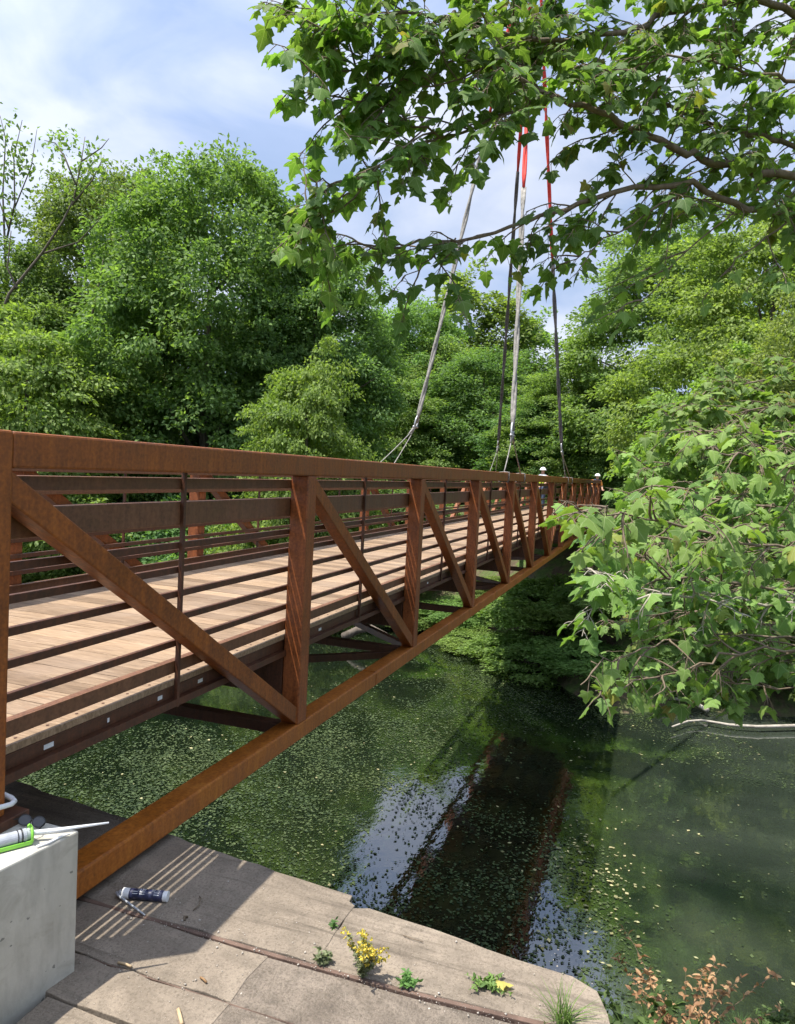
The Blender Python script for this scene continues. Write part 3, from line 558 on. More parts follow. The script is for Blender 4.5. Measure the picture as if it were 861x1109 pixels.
S = [
 ('shrub', 'bank_shrub', 'bright green shrub seen between the rails just right of the near end post', 40, 585, 24, 6), ('shrub', 'bank_shrub', 'green shrub seen through the rails under the first panel', 110, 545, 26, 6),
 ('shrub_dark', 'bank_shrub', 'dark shrub seen through the rails at the second near post', 205, 530, 27, 6.5), ('shrub', 'bank_shrub', 'green shrub seen through the rails behind the first far post', 290, 522, 29, 6.5),
 ('shrub', 'bank_shrub', 'green shrub seen through the upper rails of the second panel', 370, 525, 30, 6), ('shrub_dark', 'bank_shrub', 'dark shrub at deck level behind the third near post', 430, 520, 32, 6),
 ('shrub', 'bank_shrub', 'sunny shrub on the far bank, seen below the deck between third and fourth post', 445, 655, 28.5, 4.5), ('shrub', 'bank_shrub', 'bright leafy shrub just above the duckweed under the lower chord', 505, 660, 26.3, 4.2),
 ('shrub', 'bank_shrub', 'bright shrub on the bank right below the middle of the lower chord', 550, 632, 26.5, 4.2), ('shrub', 'bank_shrub', 'large shaded shrub on the bank under the far half of the bridge', 600, 622, 24, 5.4),
 ('shrub', 'bank_shrub', 'shaded shrub at the water, left of the hanging sycamore twigs', 640, 655, 22.5, 4.2), ('shrub_dark', 'bank_shrub', 'shaded shrub behind the lower sycamore leaves', 690, 630, 22.5, 4.4),
 ('shrub', 'bank_shrub', 'sunlit shrub above the fallen white branch', 745, 640, 23.5, 4), ('shrub_dark', 'bank_shrub', 'dark shrub overhanging the water at the right edge', 830, 672, 22.6, 4.6),
 ('shrub', 'bank_shrub', 'green shrub on the right bank behind the grey twigs', 800, 575, 24, 5), ('shrub', 'bank_shrub', 'green shrub on the right bank below the bright bushy tree', 720, 540, 26, 4.5),
 ('shrub', 'bank_shrub', 'green shrub near the right edge at bridge height', 870, 520, 23, 5), ('shrub_dark', 'bank_shrub', 'dark shrub right beside the far bridge abutment', 655, 590, 30, 4),
 ('shrub_dark', 'bank_shrub', 'dark shrub on the bank left of the far bridge end', 565, 535, 37, 4.5), ('shrub', 'bank_shrub', 'green shrub behind the workers at the far bridge end', 622, 492, 44, 5),
 ('shrub', 'bank_shrub', 'green shrub under the deck far to the left of the water', 385, 655, 29, 5), ('shrub_dark', 'bank_shrub', 'dark shrub under the deck near the left far bank', 310, 640, 29.5, 6),
 ('shrub', 'bank_shrub', 'shrub behind the deck at the left far bank', 120, 610, 27.5, 6.5), ('shrub_dark', 'bank_shrub', 'shaded shrub on the left far bank hidden behind the deck', 215, 612, 28.5, 6.5),
 ('shrub', 'bank_shrub', 'low sunny bush at the waterline below the bright shrub, nearest to the duckweed', 515, 690, 24.0, 3.0), ('shrub', 'bank_shrub', 'low bush at the waterline straight below the bridge end', 575, 680, 22.2, 4.4),
 ('shrub', 'bank_shrub', 'low bush overhanging the water left of the short fallen branch', 640, 695, 20.8, 4.2), ('shrub_dark', 'bank_shrub', 'low bush at the waterline behind the short fallen branch', 715, 715, 20.8, 3.4),
 ('shrub', 'bank_shrub', 'low green bush behind the long fallen branch', 785, 715, 22.0, 3.4), ('shrub_dark', 'bank_shrub', 'low dark bush at the right end of the long fallen branch', 855, 722, 22.2, 3.6),
 ('shrub', 'bank_shrub', 'low green bush beside the grey driftwood under the deck', 440, 684, 26.4, 3.4), ('shrub', 'bank_shrub', 'green shrub halfway up the bank under the far bridge half', 555, 600, 31, 4.5),
]
for kd, nm, lb, px, yt, X, wd in S: plant(kd, nm, lb, 'shrub', px, yt, X, wd, GS)

# sparse treetop and the bare leaning tree at upper left
def sticks_tree(name, label, segs, X, leafspots, lm, n, size, zb=None):
    b = onX(segs[0][0][0][0], segs[0][0][0][1], X); z0 = float(hterr(b[0], b[1])); r = thing(name, label, 'tree', (b[0], b[1], z0)); mb = MB()
    mb.tube([(b[0], b[1], z0 - .3), (b[0] + .1, b[1], (z0 + b[2]) / 2), tuple(b)], [.16, .13, .10], 8)
    for sg, r0, r1 in [(q[0], q[1], q[2]) if isinstance(q[0], list) else (q, .1, .03) for q in segs]:
        pts = [onX(x, y, X + rnd.uniform(-.4, .4)) for x, y in sg]; k = len(pts); mb.tube(pts, [r0 + (r1 - r0) * i / (k - 1) for i in range(k)], 6)
    mb.build('trunk', 'bark_grey', r, smooth=True)
    C = []
    for x, y, rad, cnt in leafspots:
        p = onX(x, y, X); C.append(p + rng.normal(size=(cnt, 3)) * rad * np.array([.8, .8, .6]))
    C = np.concatenate(C); k = len(C); ln = size * rng.uniform(.6, 1.3, k)
    v, f = leafquads(C, rng.normal(size=(k, 3)) + np.array([0, 0, -.4]), rng.normal(size=(k, 3)) + np.array([0, 0, .6]), ln, ln * .3)
    o = link('crown', npmesh('crown', v, quads=f, m=lm), r); return r
sticks_tree('sparse_tree', 'sparse treetop with bare twigs against the sky at the upper left corner',
  [([(8, 330), (5, 260), (3, 210), (6, 150), (0, 125)], .08, .015), ([(6, 265), (16, 220), (15, 170), (24, 130)], .06, .015), ([(16, 225), (34, 180), (40, 140)], .04, .012), ([(10, 250), (-10, 190)], .05, .02)], 30,
  [(3, 140, .9, 70), (14, 160, .7, 60), (5, 185, .8, 60), (22, 190, .6, 50), (-5, 160, 1, 60), (12, 215, .7, 60), (28, 170, .5, 30), (0, 240, .9, 80), (22, 235, .5, 30)], 'leaf_broad', 0, .30)
sticks_tree('bare_tree', 'half bare leaning tree with long grey branches above the feathery tree at left',
  [([(-6, 360), (10, 318), (45, 275), (68, 240), (80, 215), (88, 175), (92, 148)], .09, .015), ([(78, 222), (100, 195), (112, 170)], .06, .015), ([(82, 200), (70, 170), (60, 155), (48, 152)], .05, .015), ([(88, 175), (110, 160), (118, 150)], .04, .012),
   ([(45, 275), (85, 262), (110, 235)], .06, .015), ([(18, 312), (8, 290), (12, 250)], .06, .02), ([(92, 370), (105, 320), (112, 280)], .07, .015), ([(105, 320), (122, 292)], .03, .01)], 27,
  [(58, 152, .45, 40), (70, 162, .5, 40), (76, 148, .4, 30), (85, 185, .6, 40), (60, 180, .4, 25), (100, 165, .5, 35), (108, 180, .5, 40), (92, 205, .5, 30), (66, 205, .4, 20), (112, 200, .5, 30)], 'leaf_bright', 0, .26)

# ------------------------------------------------------------------ sycamores leaning in from the right bank
LP = [(0, 0), (.10, -.06), (.33, -.09), (.50, .06), (.40, .17), (.63, .42), (.40, .44), (.27, .58), (.20, .74), (.0, 1.0)]
LPF = np.array(LP + [(-x, y) for x, y in LP[-2:0:-1]]); NL = len(LPF)
def sycleaves(C, axis, nrm, size, R):
    n = len(C); A = unit(axis); S = unit(np.cross(A, nrm)); Nn = np.cross(S, A)
    x = LPF[None, :, 0] * R.uniform(.85, 1.12, (n, 1)); y = LPF[None, :, 1] * R.uniform(.9, 1.1, (n, 1)) + R.normal(0, .025, (n, NL)); x = x + R.normal(0, .025, (n, NL))
    fold = R.uniform(.05, .40, (n, 1)); cur = R.uniform(.0, .45, (n, 1)); z = -fold * np.abs(x) - cur * (y - .3) ** 2 + R.normal(0, .03, (n, NL))
    P = np.concatenate([np.zeros((n, 1, 3)) + np.array([0, .32, .03]), np.stack([x, y, z], -1)], 1) * size[:, None, None]
    Wd = C[:, None] + P[..., :1] * S[:, None] + P[..., 1:2] * A[:, None] + P[..., 2:] * Nn[:, None]
    k = NL + 1; t = np.array([(0, 1 + i, 1 + (i + 1) % NL) for i in range(NL)]); tr = (np.arange(n)[:, None, None] * k + t[None]).reshape(-1, 3)
    return Wd.reshape(-1, 3), tr
def bough(parent, pts, r0, r1, lm, seed, dens=1.0, tw=(.35, .95), size=.15, start=.12, bm='twig', updir=0.35, spread=1.0):
    """pts: list of world points; returns the bough with its foliage"""
    R = random.Random(seed); Rn = np.random.default_rng(seed); P = [Vector(p) for p in pts]; mb = MB()
    fine = []; 
    for i in range(len(P) - 1):
        for j in range(4): fine.append(P[i].lerp(P[i + 1], j / 4) + Vector((R.gauss(0, .012), R.gauss(0, .012), R.gauss(0, .012))))
    fine.append(P[-1]); k = len(fine); mb.tube(fine, [r0 + (r1 - r0) * (i / (k - 1)) ** .8 for i in range(k)], 7)
    LC = []; LA = []; LN = []; LS = []
    def leaves(q, step):
        acc = 0; sd = R.choice([-1, 1])
        for i in range(len(q) - 1):
            d = q[i + 1] - q[i]; l = d.length; u = d.normalized(); acc += l
            while acc > step:
                acc -= step * R.uniform(.7, 1.3); sd = -sd; b = q[i].lerp(q[i + 1], R.random()); 
                lat = u.cross(Vector((0, 0, 1))); lat = lat.normalized() if lat.length > .05 else Vector((1, 0, 0))
                dr = (lat * sd * R.uniform(.4, 1.2) + u * R.uniform(.2, .9) + Vector((R.gauss(0, .3), R.gauss(0, .3), R.uniform(-.9, .15)))).normalized()
                pe = R.uniform(.03, .07); e_ = b + dr * pe + Vector((0, 0, -.01)); mb.tube([b, b.lerp(e_, .5) + Vector((0, 0, .004)), e_], .0022, 3, False)
                LC.append(e_); LA.append((dr + Vector((0, 0, -R.uniform(.1, .9)))).normalized())
                LN.append((Vector((R.gauss(0, .35), R.gauss(0, .35), 1)) + dr * .3).normalized()); LS.append(size * R.uniform(.55, 1.25))
    total = sum((fine[i + 1] - fine[i]).length for i in range(k - 1)); run = 0; nxt = total * start
    for i in range(k - 1):
        d = fine[i + 1] - fine[i]; run += d.length
        while run > nxt and nxt < total:
            nxt += R.uniform(.10, .22) / dens; u = d.normalized(); b = fine[i].lerp(fine[i + 1], R.random())
            pr_ = Vector((R.gauss(0, 1), R.gauss(0, 1), R.gauss(0, .8) + updir * .2)); pr_ = (pr_ - u * pr_.dot(u)).normalized()
            dr = (u * R.uniform(.5, 1.1) + pr_ * R.uniform(.5, 1.1) * spread).normalized(); ln = R.uniform(*tw) * (1.1 - .45 * run / total); q = [b]; v = dr.copy()
            for s_ in range(6): v = (v + Vector((R.gauss(0, .14), R.gauss(0, .14), -.07 + R.gauss(0, .1)))).normalized(); q.append(q[-1] + v * ln / 6)
            mb.tube(q, [.0046 * (1 - j / 7) + .0016 for j in range(7)], 4, False); leaves(q[1:], .055 / max(.6, dens))
            if R.random() < .6:
                c = q[3]; v2 = (v + Vector((R.gauss(0, .8), R.gauss(0, .8), R.gauss(0, .4)))).normalized(); q2 = [c, c + v2 * ln * .22, c + v2 * ln * .45 + Vector((0, 0, -.03))]; mb.tube(q2, [.003, .0022, .0013], 4, False); leaves(q2, .06)
    leaves(fine[int(k * .75):], .06)
    o = mb.build('bough', bm, parent, smooth=True)
    if LC:
        v, t = sycleaves(np.array([tuple(p) for p in LC]), np.array([tuple(p) for p in LA]), np.array([tuple(p) for p in LN]), np.array(LS), Rn)
        lme = npmesh('foliage', v, tris=t, m=lm); uvt = np.concatenate([[[0, .32]], LPF]).astype(np.float32)[t.ravel() % (NL + 1)]; lme.uv_layers.new(name='UVMap'); lme.uv_layers[0].data.foreach_set('uv', uvt.ravel()); fo = link('foliage', lme); fo.parent = o; fo.matrix_parent_inverse = o.matrix_basis.inverted() if False else Matrix(); 
        fo.matrix_parent_inverse = Matrix.Translation(-parent.location) if False else Matrix()
    return o
def pxs(l): return [dep(x, y, d) for x, y, d in l]
base = (4.2, -8.2); z0 = float(hterr(*base))
sy = thing('sycamore_tree', 'sycamore whose big lobed leaves and boughs hang in from the top right corner', 'tree', (base[0], base[1], z0))
m = MB(); tp = [(base[0], base[1], z0 - .5), (base[0] - .05, base[1] + .1, 0), (base[0] - .1, base[1] + .35, 2.2), (base[0] - .2, base[1] + .6, 4.2), (base[0] - .3, base[1] + .7, 7.5), (base[0] - .2, base[1] + .5, 11)]
m.tube(tp, [.34, .27, .23, .20, .13, .05], 12); m.build('trunk', 'bark_pale', sy, smooth=True)
J1, J2, J3 = tp[2], tp[3], ((tp[3][0] + tp[4][0]) / 2, (tp[3][1] + tp[4][1]) / 2, 5.8)
UPB = [
 ([J2] + pxs([(861, 189, 5.2), (778, 180, 5.0), (744, 165, 4.9), (682, 137, 4.7), (641, 118, 4.6), (593, 106, 4.5), (534, 69, 4.3), (480, 60, 4.2), (430, 50, 4.1)]), .058, .008, 1.0),
 ([J1] + pxs([(861, 233, 5.3), (812, 225, 5.1), (750, 200, 4.9), (668, 206, 4.8), (627, 223, 4.7), (572, 240, 4.6), (496, 261, 4.5), (414, 268, 4.4), (375, 264, 4.35)]), .050, .006, .8),
 ([J2] + pxs([(861, 158, 5.5), (812, 144, 5.4), (764, 134, 5.3), (700, 100, 5.2), (640, 70, 5.1), (570, 30, 5.0)]), .040, .008, .9),
 ([J3] + pxs([(880, 22, 5.6), (861, 14, 5.5), (812, 0, 5.4), (723, 14, 5.2), (675, 34, 5.0), (600, 45, 4.8), (520, 30, 4.5), (440, 10, 4.2), (385, 20, 4.0), (355, 36, 3.9)]), .055, .007, 1.05),
 (pxs([(593, 106, 4.5), (544, 127, 4.4), (476, 151, 4.3), (407, 185, 4.2), (360, 200, 4.1), (335, 192, 4.05)]), .018, .005, 1.1),
 (pxs([(476, 151, 4.3), (420, 120, 4.2), (375, 105, 4.1), (350, 108, 4.0)]), .012, .004, 1.1),
 (pxs([(407, 185, 4.2), (370, 225, 4.2), (340, 243, 4.2), (325, 234, 4.2)]), .010, .004, 1.0),
 (pxs([(496, 261, 4.5), (455, 285, 4.45), (435, 305, 4.4)]), .009, .003, .9),
 (pxs([(798, 230, 5.0), (743, 271, 4.9), (695, 326, 4.8), (672, 350, 4.8)]), .010, .003, .25),
 (pxs([(750, 200, 4.9), (700, 235, 4.8), (640, 270, 4.7), (610, 285, 4.7)]), .012, .004, .6),
 ([J3] + pxs([(900, 90, 5.2), (840, 85, 5.0), (780, 70, 4.8), (720, 60, 4.7), (660, 90, 4.6)]), .03, .006, .9),
 ([J3] + pxs([(880, -60, 5.6), (780, -50, 5.2), (660, -40, 5.0), (560, -30, 4.7), (460, -40, 4.4), (380, -40, 4.2)]), .05, .01, .9),
 (pxs([(534, 69, 4.3), (470, 95, 4.2), (420, 80, 4.1), (360, 60, 4.0)]), .010, .004, 1.2),
 (pxs([(861, 233, 5.3), (820, 262, 5.1), (780, 300, 5.0)]), .014, .004, .4),
]
for i, (p, r0, r1, dn) in enumerate(UPB):
  dn = dn * (.80 if i in (1, 4, 5, 6, 7) else 1.12)
  bough(sy, p, r0 * .62, r1 * .8, 'leaf_sycamore', 100 + i, dn * 1.75, tw=(.25, .8), size=.096, start=.30 if len(p) > 6 or i in (0, 1, 2, 3, 10, 11) else .08)
base2 = (2.6, -5.6); z2 = float(hterr(*base2))
sy2 = thing('sycamore_sapling', 'low sycamore with light green lobed leaves and grey twigs reaching over the water at right', 'tree', (base2[0], base2[1], z2))
m = MB(); t2 = [(base2[0], base2[1], z2 - .4), (2.62, -5.5, -.9), (2.55, -5.45, .2), (2.5, -5.4, 1.6), (2.45, -5.35, 2.6)]
m.tube(t2, [.11, .09, .07, .045, .02], 10); m.build('trunk', 'bark_pale', sy2, smooth=True)
K0, K1, K2 = t2[1], t2[2], t2[3]
LOB = [
 ([K1] + pxs([(900, 640, 4.2), (784, 632, 4.0), (735, 625, 3.8), (690, 600, 3.6), (655, 578, 3.4), (625, 568, 3.3)]), .022, .004, .8),
 ([K1] + pxs([(900, 652, 4.0), (805, 653, 3.9), (742, 647, 3.7), (675, 644, 3.5), (645, 630, 3.4), (622, 606, 3.3)]), .020, .004, .9),
 ([K1] + pxs([(900, 600, 3.5), (820, 590, 3.3), (720, 565, 3.0), (672, 556, 2.8), (645, 555, 2.7)]), .018, .004, .9),
 ([K2] + pxs([(900, 515, 3.7), (820, 500, 3.5), (780, 488, 3.4), (765, 486, 3.35)]), .016, .004, .8),
 ([K0] + pxs([(900, 705, 3.6), (800, 705, 3.5), (740, 722, 3.4), (680, 742, 3.3), (645, 748, 3.2)]), .016, .004, .5),
 ([K0] + pxs([(900, 690, 3.8), (780, 690, 3.7), (720, 695, 3.5), (670, 712, 3.3), (640, 716, 3.2)]), .014, .004, .45),
 ([K2] + pxs([(900, 560, 3.9), (800, 545, 3.7), (760, 535, 3.6), (725, 528, 3.5)]), .018, .004, .9),
 ([K2] + pxs([(900, 470, 4.2), (820, 470, 4.0), (760, 470, 3.9)]), .014, .004, .7),
 ([K1] + pxs([(900, 570, 4.6), (820, 575, 4.4), (760, 580, 4.2), (700, 590, 4.0)]), .016, .004, 1.0),
 ([K0] + pxs([(900, 740, 4.0), (820, 745, 3.9), (770, 735, 3.8), (720, 750, 3.7)]), .012, .003, .35),
 ([K1] + pxs([(900, 620, 5.0), (820, 640, 4.9), (760, 660, 4.7), (700, 665, 4.5), (660, 680, 4.4)]), .016, .004, .7),
]
for i, (p, r0, r1, dn) in enumerate(LOB): bough(sy2, p, r0 * .55, r1 * .6, 'leaf_sycamore_low', 200 + i, dn * 2.15, tw=(.12, .42), size=.078, start=.22, bm='bark_pale' if i == 1 else 'twig')
LOB2 = [([K1] + pxs([(920, y0, d + 1.2), (840, y1, d + .6), (770, y2, d), (xe, y3, d - .3)])) for y0, y1, y2, y3, xe, d in [
 (445, 440, 455, 470, 720, 7.0), (470, 480, 495, 510, 690, 7.2), (500, 520, 530, 545, 680, 6.6), (540, 560, 575, 590, 670, 6.4), (590, 600, 615, 620, 680, 6.2), (620, 640, 650, 655, 690, 6.0), (660, 675, 690, 700, 690, 6.0), (420, 410, 420, 440, 745, 8.0), (700, 720, 730, 738, 720, 6.2), (560, 540, 550, 565, 720, 8.0), (640, 610, 600, 590, 730, 7.6)]]
for i, p in enumerate(LOB2): bough(sy2, p, .016, .004, 'leaf_sycamore_low', 300 + i, 2.0, tw=(.25, .75), size=.105, start=.35)
def bare(parent, lst, r0=.008, r1=.002):
    m = MB()
    for l in lst: 
        p = pxs(l); k = len(p); m.tube([Vector(a) + Vector((rnd.gauss(0, .01),) * 3) for a in p], [r0 + (r1 - r0) * i / (k - 1) for i in range(k)], 5)
    m.build('bare_twig', 'twig', parent, smooth=True)
bare(sy2, [[(870, 560, 4.5), (800, 580, 4.4), (740, 600, 4.3), (690, 610, 4.2)], [(865, 612, 4.0), (790, 640, 3.9), (740, 665, 3.8), (680, 690, 3.7)], [(870, 700, 4.2), (790, 670, 4.1), (730, 680, 4.0), (690, 700, 4)], [(800, 700, 4), (770, 740, 4), (735, 778, 4)], [(860, 590, 4.2), (800, 600, 4.1), (745, 625, 4), (720, 640, 4)],
           [(865, 545, 3.8), (830, 566, 3.8), (790, 570, 3.7)], [(760, 700, 3.9), (730, 720, 3.8), (700, 752, 3.8)]], .0045, .0014)

# ------------------------------------------------------------------ crane slings holding the bridge
HOOK = Vector((16.4, 1.20, 15.6))
hk = thing('crane_hook', 'crane hook block the four slings hang from', 'crane hook', tuple(HOOK))
m = MB(); m.tube([HOOK + Vector((0, 0, z)) for z in (.55, .50, .2, .1)], [.10, .16, .16, .08], 12); m.build('hook_block', 'sling_red', hk, smooth=False)
m = MB(); m.tube([HOOK + Vector((.17 * math.sin(a), 0, .02 - .17 * math.cos(a) + .05)) for a in np.linspace(-.4, 4.2, 14)], .04, 8); m.build('hook', 'galvanised', hk, smooth=True)
m = MB()
for dx in (-.08, .08): m.tube([HOOK + Vector((dx, 0, .5)), HOOK + Vector((dx, 0, 40))], .012, 6)
m.build('hoist_cable', 'galvanised', hk)
def sling(label, S, feet, mid, matl, sag, red_from, wrapY, rad=.055):
    S = Vector(S); r = thing('lifting_sling', label, 'sling', tuple(S), 'crane slings holding the bridge')
    n = 40; P = []
    for i in range(n + 1):
        t = i / n; p = S.lerp(HOOK + Vector((0, 0, -.1)), t) + Vector((0, 0, -sag * 4 * t * (1 - t))); P.append(p)
    k = int(n * red_from)
    for nm, seg, mt, rr in (('lower_strap', P[:k + 1], matl, rad), ('upper_strap', P[k:], 'sling_red', rad * .95)):
        m = MB()
        for off in (-1, 1):   # two twisted plies
            q = [p + Vector((math.cos(i * .9), math.sin(i * .9), 0)) * (off * rr * .45) for i, p in enumerate(seg)]; m.tube(q, [rr * .62 * (1 + .12 * math.sin(i * 2.1)) for i in range(len(q))], 7)
        m.build(nm, mt, r, smooth=True)
    m = MB(); d = (P[3] - S).normalized(); sx = Vector((1, 0, 0)); 
    m.tube([S + sx * (.10 * math.cos(a)) + d * (.02 + .15 * math.sin(a)) for a in np.linspace(0, 2 * math.pi, 20)], .020, 7, False)
    m.tube([S + sx * -.15 + d * -.10, S + sx * .15 + d * -.10], .024, 8); m.build('shackle', 'galvanised', r, smooth=True)
    ch = MB(); kn = S - d * .12
    for j, (fx, fy) in enumerate(feet):
        f = Vector((fx, fy, TT + .012)); q = [kn.lerp(f, t) + Vector((.02 * math.sin(t * 3), 0, -.05 * t * (1 - t))) for t in np.linspace(0, 1, 9)]
        o_ = wrapY; q2 = [Vector((fx + .01, o_ - .012, TT + .008)), Vector((fx + .015, o_ - .014, TT - .1)), Vector((fx + .0, o_ - .013, TB - .012)), Vector((fx, o_ + .165, TB - .012)), Vector((fx, o_ + .166, TT)), f]
        ch.tube(q, .011, 6); ch.tube([f] + q2, .011, 6)
        ch.tube([kn + Vector((0, 0, .05)), kn.lerp(f, .18)], [.03, .018], 7)
    ch.build('choker_cable', 'sling_grey', r, smooth=True)
sling('grey lifting sling leaning furthest, tied to the far chord by two thin cables', (14.1, 2.85, 2.48), [(12.0, 2.99), (12.95, 2.99)], 0, 'sling_grey', .30, .60, W - .002)
sling('pale grey lifting sling hanging almost straight, its cables gripping the near chord', (11.45, .10, 2.20), [(10.75, .075), (12.45, .075)], 0, 'sling_grey', .12, .40, 0.0)
sling('shade-darkened lifting sling just left of the pale straight one', (23.6, 2.85, 2.45), [(23.0, 2.99), (24.1, 2.99)], 0, 'sling_shaded', .15, .60, W - .002)
sling('shade-darkened lifting sling furthest right, ending near the white hard hat', (20.0, .20, 2.25), [(20.3, .075), (21.5, .075)], 0, 'sling_shaded', .22, .40, 0.0)

# ------------------------------------------------------------------ workers at the far end
def worker(x, y, z, face, label, vest, bend=0.0):
    r = thing('person', label, 'person', (x, y, z), 'workers at the far bridge end')
    c, s_ = math.cos(face), math.sin(face)
    def P(f, l, h): return (f * c - l * s_ , f * s_ + l * c, h)
    b = bend
    J = {'pel': P(0, 0, .95), 'sp': P(.06 * b, 0, 1.15), 'ch': P(.22 * b, 0, 1.36 - .02 * b), 'nk': P(.33 * b, 0, 1.50 - .05 * b), 'hd': P(.38 * b, 0, 1.60 - .06 * b), 'tp': P(.42 * b, 0, 1.72 - .08 * b)}
    for sd, nm in ((1, 'l'), (-1, 'r')):
        J['sh' + nm] = P(.26 * b, .19 * sd, 1.42 - .04 * b); J['el' + nm] = P(.30 * b + .06, .25 * sd, 1.15); J['wr' + nm] = P(.30 * b + .26, .20 * sd, 1.02); J['hn' + nm] = P(.30 * b + .36, .18 * sd, 1.0)
        J['hp' + nm] = P(0, .10 * sd, .90); J['kn' + nm] = P(.03, .12 * sd, .50); J['an' + nm] = P(0, .12 * sd, .09); J['to' + nm] = P(.15, .13 * sd, .04)
    R_ = {'pel': .14, 'sp': .12, 'ch': .14, 'nk': .06, 'hd': .085, 'tp': .07}
    R_.update({k + n: v for n in 'lr' for k, v in (('sh', .075), ('el', .05), ('wr', .035), ('hn', .04), ('hp', .10), ('kn', .065), ('an', .045), ('to', .04))})
    E_ = [('pel', 'sp'), ('sp', 'ch'), ('ch', 'nk'), ('nk', 'hd'), ('hd', 'tp')] + [e for n in 'lr' for e in (('ch', 'sh' + n), ('sh' + n, 'el' + n), ('el' + n, 'wr' + n), ('wr' + n, 'hn' + n), ('pel', 'hp' + n), ('hp' + n, 'kn' + n), ('kn' + n, 'an' + n), ('an' + n, 'to' + n))]
    def skin(name, keys, mt, grow=0.0, sub=2):
        ks = [k for k in J if k in keys]; me = bpy.data.meshes.new(name); me.from_pydata([J[k] for k in ks], [(ks.index(a), ks.index(b_)) for a, b_ in E_ if a in ks and b_ in ks], []); me.update()
        o = bpy.data.objects.new(name, me); COL.objects.link(o); o.parent = r; me.materials.append(M[mt]); sk = o.modifiers.new('skin', 'SKIN'); sk.use_smooth_shade = True
        for i, k in enumerate(ks):
            rr = R_[k] + grow; me.skin_vertices[0].data[i].radius = (rr, rr); me.skin_vertices[0].data[i].use_root = (i == 0)
        o.modifiers.new('sub', 'SUBSURF').levels = sub; o.modifiers['sub'].render_levels = sub; return o
    skin('body', set(J), 'skin')
    skin('trousers', {'pel', 'hpl', 'hpr', 'knl', 'knr', 'anl', 'anr'}, 'denim', .016)
    skin('shirt', {'ch', 'shl', 'shr', 'ell', 'elr'}, 'denim' if bend else 'grey_plastic', .008)
    skin('vest', {'pel', 'sp', 'ch', 'shl', 'shr', 'ell', 'elr'} if bend else {'sp', 'ch', 'shl', 'shr', 'pel'}, vest, .014)
    skin('boots', {'anl', 'tol'}, 'black_plastic', .014); skin('boots', {'anr', 'tor'}, 'black_plastic', .014)
    hp = J['tp']; m = MB(); m.lathe((hp[0], hp[1], hp[2] - .03), (hp[0], hp[1], hp[2] + .2), [(0, .155), (.012, .16), (.02, .128), (.07, .118), (.11, .085), (.13, .04), (.135, .005)], 18)
    h = m.build('hard_hat', 'hardhat_white', None, smooth=True); h.parent = r
    m = MB()
    for sd in (1, -1):
        wv = J['hnl' if sd > 0 else 'hnr']
        for q in range(4): m.tube([Vector(wv) + Vector(P(.02, (.03 - .02 * q) * 1, 0)), Vector(wv) + Vector(P(.075 - .008 * abs(q - 1), (.034 - .023 * q), -.02)), Vector(wv) + Vector(P(.095, (.034 - .023 * q), -.055))], [.011, .010, .008], 6)
        m.tube([Vector(wv) + Vector(P(-.02, -.03 * sd, 0)), Vector(wv) + Vector(P(.03, -.06 * sd, -.02)), Vector(wv) + Vector(P(.055, -.055 * sd, -.03))], [.013, .011, .009], 6)
    h = m.build('fingers', 'skin', None, smooth=True); h.parent = r
    return r
wk = onX(588, 512, 29.5); worker(29.5, wk[1], .018, 2.6, 'worker in white hard hat and yellow high visibility vest standing on the deck', 'hivis_yellow')
wk = onX(646, 516, 36.0); worker(36.0, wk[1], float(hterr(36.0, wk[1])) + .02, 3.6, 'worker in white hard hat and orange vest bending beyond the far end post', 'hivis_orange', .35)

# material heap beside the far abutment
def sack(c, s_, rz, mt, nm, label, cat, group=None):
    r = random.Random(int(c[0] * 100)); m = MB(); m.ball((0, 0, 0), 1, 16, 10)
    vs = []
    for x, y, z in m.v:
        k = lambda a: math.copysign(abs(a) ** .6, a); f = 1 + .10 * math.sin(5 * x + 3 * y) + .06 * math.sin(9 * z + 4 * x); vs.append((k(x) * s_[0] * f, k(y) * s_[1] * f, k(z) * s_[2] * (1 + .15 * math.sin(4 * x + 2 * y))))
    m.v = vs; o = m.build(nm, mt, None, smooth=True); o.location = c; o.rotation_euler = (r.uniform(-.1, .1), r.uniform(-.1, .1), rz); tag(o, label, cat, group); return o
for i, (px, py, X, sc, lb) in enumerate([(672, 566, 33.5, .34, 'left white material sack on the bank beside the far bridge end'), (693, 567, 33.2, .36, 'middle white material sack under the blue tarpaulin'), (708, 566, 33.0, .32, 'right white material sack at the edge of the leaves')]):
    p = onX(px, py, X); z = float(hterr(p[0], p[1])); sack((p[0], p[1], z + .18 if True else 0), (sc, sc * .8, .24), i * .7, 'sack_white', 'material_sack', lb, 'sack', 'sacks by the far bridge end')
    if i == 1: sack((p[0] + .05, p[1] + .05, z + .62), (.48, .42, .22), .3, 'blue_tarp', 'tarpaulin', 'crumpled dark blue tarpaulin lying over white sacks on the far bank', 'tarpaulin')

